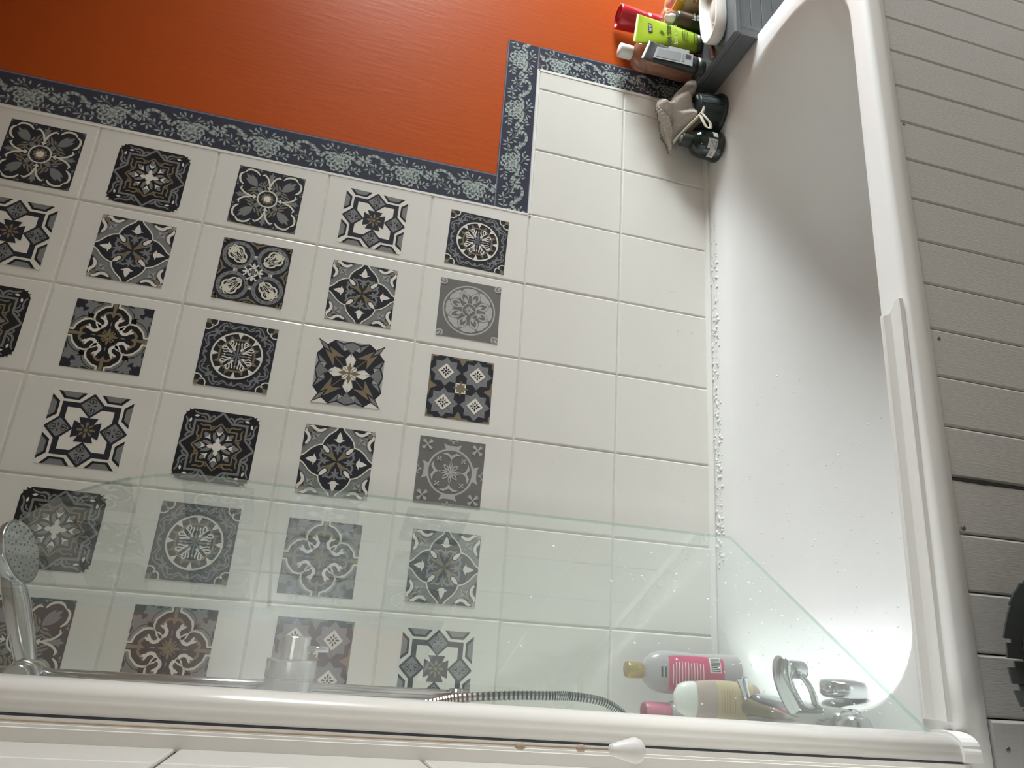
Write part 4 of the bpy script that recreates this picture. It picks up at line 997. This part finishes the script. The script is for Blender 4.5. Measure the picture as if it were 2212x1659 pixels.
M['yellow_lid'] = mat('yellow_lid', (0.66, 0.42, 0.045), 0.3); M['jar_label'] = mat('cream_jar_label', (0.60, 0.50, 0.28), 0.4); M['jar_orange'] = mat('jar_orange_print', (0.58, 0.22, 0.04), 0.4); M['jar_top'] = mat('pink_white_lid_top', (0.74, 0.62, 0.60), 0.35); M['brown_ink'] = mat('brown_ink', (0.11, 0.06, 0.045), 0.4)
yj = thing('hair_mask_jar', (.378,-.092,LZ)); tag(yj, 'round yellow-lidded hair food tub beyond the foam bottle', 'jar')
b = MB(); b.lathe([(.001,0),(.052,0),(.056,.004),(.0585,.058),(.0575,.060)], 36); b.build('body', M['jar_label'], yj)
b = MB(); b.lathe([(.0595,.056),(.0605,.058),(.0605,.078),(.058,.081),(.052,.0815),(.050,.0800),(.001,.0800)], 36); yl = b.build('lid', M['yellow_lid'], yj)
b = MB(); b.lathe([(.001,.0806),(.049,.0806),(.049,.0800)], 36); b.build('lid_print', M['jar_top'], yl)
b = MB(); b.box((-.012,-.012,.0812), (.036,.010,.0004)); b.box((-.018,.006,.0812), (.026,.008,.0004)); b.build('lid_lettering', M['brown_ink'], yl)
wrap([(.056,.004),(.0585,.058)], .008, .034, -150, -100, 1, 1, 2.0).build('label_panel', M['jar_orange'], yj)
for tx, z, a in (('HAIR FOOD', .026, -125), ('PAPAYA', .016, -125)):
    A_ = math.radians(a); text_mesh(tx, .0085, M['white_ink'], yj, (.0592*math.cos(A_), .0592*math.sin(A_), z), (PI/2, 0, A_+PI/2))
M['soap_dish'] = mat('chalky_white_ceramic', (0.70, 0.66, 0.62), 0.45, var=0.06, vscale=30, bump=.2, bscale=60); M['soap'] = mat('worn_soap', (0.72, 0.65, 0.62), 0.35)
sd = thing('soap_dish', (.218,-.205,LZ), (0,0,math.radians(4))); tag(sd, 'long white oval soap dish with a sliver of soap at the ledge edge', 'soap dish')
R = []
for sc, z in ((.60,0),(.86,.0),(.95,.006),(1.0,.034),(.985,.0375),(.93,.0375),(.905,.034),(.86,.012),(.70,.0085),(.001,.008)):
    ring = []
    for i in range(48):
        a = 2*PI*i/48; c, s = math.cos(a), math.sin(a); ring.append((.116*sc*math.copysign(abs(c)**.72, c), .0425*(sc if sc > .1 else sc)*math.copysign(abs(s)**.85, s), z))
    R.append(ring)
b = MB(); b.grid(R, 0, True, True, True, True); b.build('body', M['soap_dish'], sd)
b = MB(); b.lathe([(.001,.0086),(.030,.009),(.033,.013),(.030,.017),(.001,.019)], 28, 0, 'Z', (.005,0,0), 1.3, .72); so = b.build('soap_sliver', M['soap'])
so.location = (.218,-.205,LZ); tag(so, 'worn pinkish-white sliver of soap lying in the white dish', 'soap')
M['pink_handle'] = mat('pink_plastic', (0.55, 0.22, 0.20), 0.25, trans=0.2)
rz = thing('pink_razor', (0,0,0)); tag(rz, 'slim pink razor handle lying on the grey ledge under the tubes', 'razor')
b = MB(); b.tube(smooth_path([(.094,-.172,LZ+.0052),(.120,-.170,LZ+.0056),(.150,-.160,LZ+.0052)], 6), .0048, 12); b.build('handle', M['pink_handle'], rz)

# ---------------------------------------------------------------- rim corner: dark bottle, upturned pot, terry mitt
M['dark_green'] = mat('bottle_dark_green', (0.010, 0.020, 0.018), 0.10, coat=0.4); M['label_white'] = mat('paper_label', (0.58, 0.59, 0.58), 0.5)
db_ = thing('dark_green_bottle', (-.108,-.0665,RIM+.0005)); tag(db_, 'squat dark green bottle with white label on the back rim of the bath', 'bottle')
pf = [(.001,0),(.0395,0),(.0415,.003),(.0415,.012),(.0395,.016),(.0385,.019),(.0385,.050),(.0365,.062),(.031,.074),(.021,.083),(.0165,.086)]
b = MB(); b.lathe(pf, 40); b.build('body', M['dark_green'], db_)
b = MB(); b.lathe([(.0165,.085),(.0175,.086),(.0175,.112),(.0165,.114),(.001,.1142)], 30); cp = b.build('cap', M['dark_cap'], db_)
b = MB(); b.lathe([(.001,.1146),(.0120,.1146),(.0120,.1140)], 24); b.build('cap_disc', M['grey_ink'], cp)
l1 = wrap(pf, .022, .040, -178, -98, 1, 1, 2.0, na=16); lb = l1.build('label', M['label_white'], db_)
wrap(pf, .022, .036, -88, -58, 1, 1, 2.0, na=8).build('label', M['label_white'], db_); wrap(pf, .030, .050, -138, -98, 1, 1, 2.0, na=10).build('label', M['label_white'], db_)
for k in range(12): wrap(pf, .0235, .0285, -140+k*3.0, -138.6+k*3.0, 1, 1, 2.0, off=.0010, nh=1, na=1).build('barcode_bar', M['dark_ink'], lb)
text_mesh('TREE', .0055, M['dark_ink'], lb, (.0393*math.cos(math.radians(-160)), .0393*math.sin(math.radians(-160)), .032), (PI/2,0,math.radians(-70)))
for z in (.033,.037,.042): wrap(pf, z, z+.0012, -132, -106, 1, 1, 2.0, off=.0010, nh=1).build('print_line', M['grey_ink'], lb)
M['pot_green'] = mat('dull_dark_green_plastic', (0.022, 0.036, 0.036), 0.35, var=.1)
pt = thing('upturned_pot', (-.001,-.0665,RIM+.0005)); tag(pt, 'dark green tapered pot standing upside down under the terry mitt', 'pot')
b = MB(); b.lathe([(.054,0),(.0600,0),(.0610,.003),(.0610,.010),(.0585,.013),(.0550,.014),(.0470,.074),(.0450,.078),(.001,.0785)], 40); b.build('body', M['pot_green'], pt)
for k in range(14):
    a = 2*PI*k/14+.1; b = MB(); b.tube([(.0552*math.cos(a),.0552*math.sin(a),.016),(.0474*math.cos(a),.0474*math.sin(a),.072)], .0012, 6); b.build('rib', M['pot_green'], pt)
from mathutils import noise
M['terry'] = mat('oatmeal_terry', (0.50, 0.45, 0.40), 0.95, spec=.1, var=.22, vscale=160, bump=1.0, bscale=260); M['hem'] = mat('cream_hem', (0.60, 0.55, 0.46), 0.9, spec=.1, bump=.5, bscale=300); M['lining'] = mat('brown_lining', (0.20, 0.15, 0.12), 0.95, spec=.1)
mt = thing('terry_wash_mitt', (0,0,0)); tag(mt, 'crumpled oatmeal terry wash mitt with hanging loop draped over the dark pot', 'wash mitt')
outl = [(.104,.622),(.094,.612),(.060,.622),(.030,.630),(-.0206,.612),(-.055,.626),(-.0844,.644),(-.112,.660),(-.1303,.6727),(-.1371,.686),(-.122,.692),(-.1067,.6977),(-.090,.708),(-.0739,.7171),(-.056,.727),(-.0404,.7353),(-.026,.740),(-.0136,.7397),(-.004,.734),(.002,.7257),(-.004,.714),(-.004,.704),(.010,.700),(.0268,.6933),(.042,.683),(.0572,.6717),(.080,.656),(.100,.640)]
outl = [(p.x, p.y) for p in smooth_path([(x, z, 0) for x, z in outl + outl[:1]], 5)[:-1]]
cxm, czm = -.020, .672
def cloth_pt(x, z, y):
    q = noise.noise_vector(Vector((x*26, z*26, y*26)))*.006 + noise.noise_vector(Vector((x*330, z*330, y*330)))*.0012
    return (x+q.x*.4, min(y+q.y*1.1, -.004), z+q.z*.4)
mitt_k = lambda x: min(1, max(0, (-.035-x)/.05))
mitt_y = lambda x: -.066 + .040*mitt_k(x)
def inside(x, z):
    r = False; n = len(outl)
    for i in range(n):
        (x0, z0), (x1, z1) = outl[i], outl[(i+1) % n]
        if (z0 > z) != (z1 > z) and x < (x1-x0)*(z-z0)/(z1-z0)+x0: r = not r
    return r
def edge_d(x, z): return min(math.hypot(x-a, z-c) for a, c in outl)
st = .0028; xs = [-.142+st*i for i in range(90)]; zs = [.600+st*i for i in range(54)]
ins = {(i, k): edge_d(xs[i], zs[k]) for i in range(90) for k in range(54) if inside(xs[i], zs[k])}
b = MB(); vid = {}
def mitt_vert(i, k, side):
    if (i, k, side) in vid: return vid[(i, k, side)]
    x, z = xs[i], zs[k]; d = min(ins.get((i, k), 0), ins.get((i-1, k), 0), ins.get((i, k-1), 0), ins.get((i-1, k-1), 0)) if (i, k) in ins else 0
    t = min(1, d/.030); h = math.sqrt(max(0, 1-(1-t)**2)) if d > 0 else 0
    h *= (.72+.28*math.sin(x*75+z*55+1)) * (1-.5*mitt_k(x))
    u = ((x+.05)*(-.885)+(z-.69)*.0+0); crease = abs((z-.700)+(x+.045)*(-.34))
    if x < .0: h -= .35*math.exp(-(crease/.006)**2)*t
    y = mitt_y(x) - (.036*h if side == 0 else -.030*h)
    vid[(i, k, side)] = len(b.v); b.v.append(cloth_pt(x, z, y) if side == 0 or d > 0 else cloth_pt(x, z, mitt_y(x))); return vid[(i, k, side)]
for (i, k) in ins:
    if all(c in ins for c in ((i+1, k), (i, k+1), (i+1, k+1))):
        for side in (0, 1):
            q = [mitt_vert(i, k, side), mitt_vert(i+1, k, side), mitt_vert(i+1, k+1, side), mitt_vert(i, k+1, side)]
            b.f.append(tuple(q if side == 0 else q[::-1])); b.m.append(0); b.sm.append(True)
b.build('body', M['terry'], mt, fix=False)
fp = smooth_path([(.008,-.062,.722),(-.012,-.070,.731),(-.036,-.072,.726),(-.060,-.068,.712),(-.085,-.058,.700),(-.108,-.048,.692),(-.128,-.034,.684)], 9)
b = MB(); b.tube([cloth_pt(p.x, p.z, p.y) for p in fp], [.0125*max(.35, math.sin(PI*(.16+.74*i/(len(fp)-1))))+.0012*math.sin(i*2.1) for i in range(len(fp))], 18); b.build('cuff_fold', M['terry'], mt)
hem = smooth_path([(.026,-.094,.631),(-.006,-.104,.622),(-.030,-.108,.620),(-.052,-.098,.634),(-.070,-.078,.650),(-.092,-.056,.668),(-.112,-.046,.682)], 5)
b = MB(); b.tube(hem, .0042, 8); b.build('hem', M['hem'], mt)
b = MB(); b.grid([[(-.035,-.102,.6185),(-.088,-.056,.664)],[(-.050,-.096,.612),(-.092,-.048,.656)]], 0, False); b.build('lining', M['lining'], mt)
b = MB(); lp = smooth_path([(-.040,-.108,.626),(-.060,-.116,.618),(-.078,-.118,.606),(-.094,-.118,.606),(-.092,-.117,.617),(-.074,-.115,.626),(-.052,-.110,.630)], 6); R = []
for p in lp: R.append([p+Vector((0,-.0008,-.0048)), p+Vector((0,.0008,-.0048)), p+Vector((0,.0008,.0048)), p+Vector((0,-.0008,.0048))])
b.grid(R, 0, True, True, True, True); b.build('hanging_loop', M['hem'], mt)

# ---------------------------------------------------------------- light pull cord and wicker basket
M['cord'] = mat('grubby_cord', (0.44, 0.35, 0.27), 0.8, var=.35, vscale=60)
pc = thing('light_pull_cord', (-1.504,-.95,2.449)); tag(pc, 'grubby light-pull cord with knots and white tapered knob hanging beside the post', 'pull cord')
b = MB(); b.tube([(.0132-.0132*t, 0, -.0-(2.449-1.205)*t) for t in [i/12 for i in range(13)]], .0009, 8); b.build('cord', M['cord'], pc)
for z in (1.2288, 1.2808):
    b = MB(); b.lathe([(.001,-.0042),(.0024,-.003),(.0031,0),(.0024,.003),(.001,.0042)], 10, 0, 'Z', (.0,0,z-2.449)); b.build('knot', M['cord'], pc)
b = MB(); b.lathe([(.0015,.0295),(.0042,.029),(.0050,.026),(.0098,.009),(.0100,.006),(.0085,.002),(.005,-.001),(.001,-.0016)], 24, 0, 'Z', (-.0002,0,1.1740-2.449)); b.build('knob', M['plastic_white'], pc)
b = MB(); b.lathe([(.001,0),(.03,0),(.032,-.006),(.026,-.012),(.001,-.0122)], 24, 0, 'Z', (.0132,0,0)); b.build('ceiling_rose', M['plastic_white'], pc)
M['wicker'] = mat('charcoal_wicker', (0.038, 0.042, 0.040), 0.55, var=.35, vscale=40, bump=.4, bscale=120)
bk = thing('wicker_basket', (-1.406,-.886,0)); tag(bk, 'dark charcoal woven basket standing on the floor by the bath panel', 'basket')
RT, RB, HB = .134, .112, .562
NST = 58
b = MB(); rg = []
for k in range(9):
    t = k/8; rg.append([(-.0075, 0, .0), (.0075, 0, 0)])
def stave():
    b = MB(); R = []
    for k in range(13):
        t = k/12; z = HB*t; w = .0088+.0012*t; bulge = .0024*math.sin(k*PI/2*1.0+.8)
        r = RB+(RT-RB)*t+bulge; R.append([(r-.0012, -w, z), (r+.0012, -w, z), (r+.0012, w, z), (r-.0012, w, z)])
    b.grid(R, 0, True, True, True, False); return b.mesh('stave', [M['wicker']])
SM = [stave()]
for i in range(NST):
    o = link('stave', SM[0], bk); o.rotation_euler = (random.uniform(-.01,.01), 0, 2*PI*i/NST + random.uniform(-.008,.008)); o.scale = (1,1,random.uniform(.965,1.0))
for k in range(15):
    z = .02+.036*k; b = MB(); r = RB+(RT-RB)*z/HB; pth = [((r+.0026*math.cos(a*NST/2+k*PI))*math.cos(a), (r+.0026*math.cos(a*NST/2+k*PI))*math.sin(a), z) for a in [2*PI*i/138 for i in range(139)]]
    R = [[Vector(p)+Vector((0,0,dz)) + Vector((p[0],p[1],0)).normalized()*dr for dz, dr in ((-.007,-.001),(-.007,.001),(.007,.001),(.007,-.001))] for p in pth]
    b.grid(R, 0, True, False, False, True); b.build('weave_band', M['wicker'], bk)
b = MB(); b.lathe([(.001,.003),(RB,.003),(RB,.008),(.001,.008)], 40); b.build('base', M['wicker'], bk)
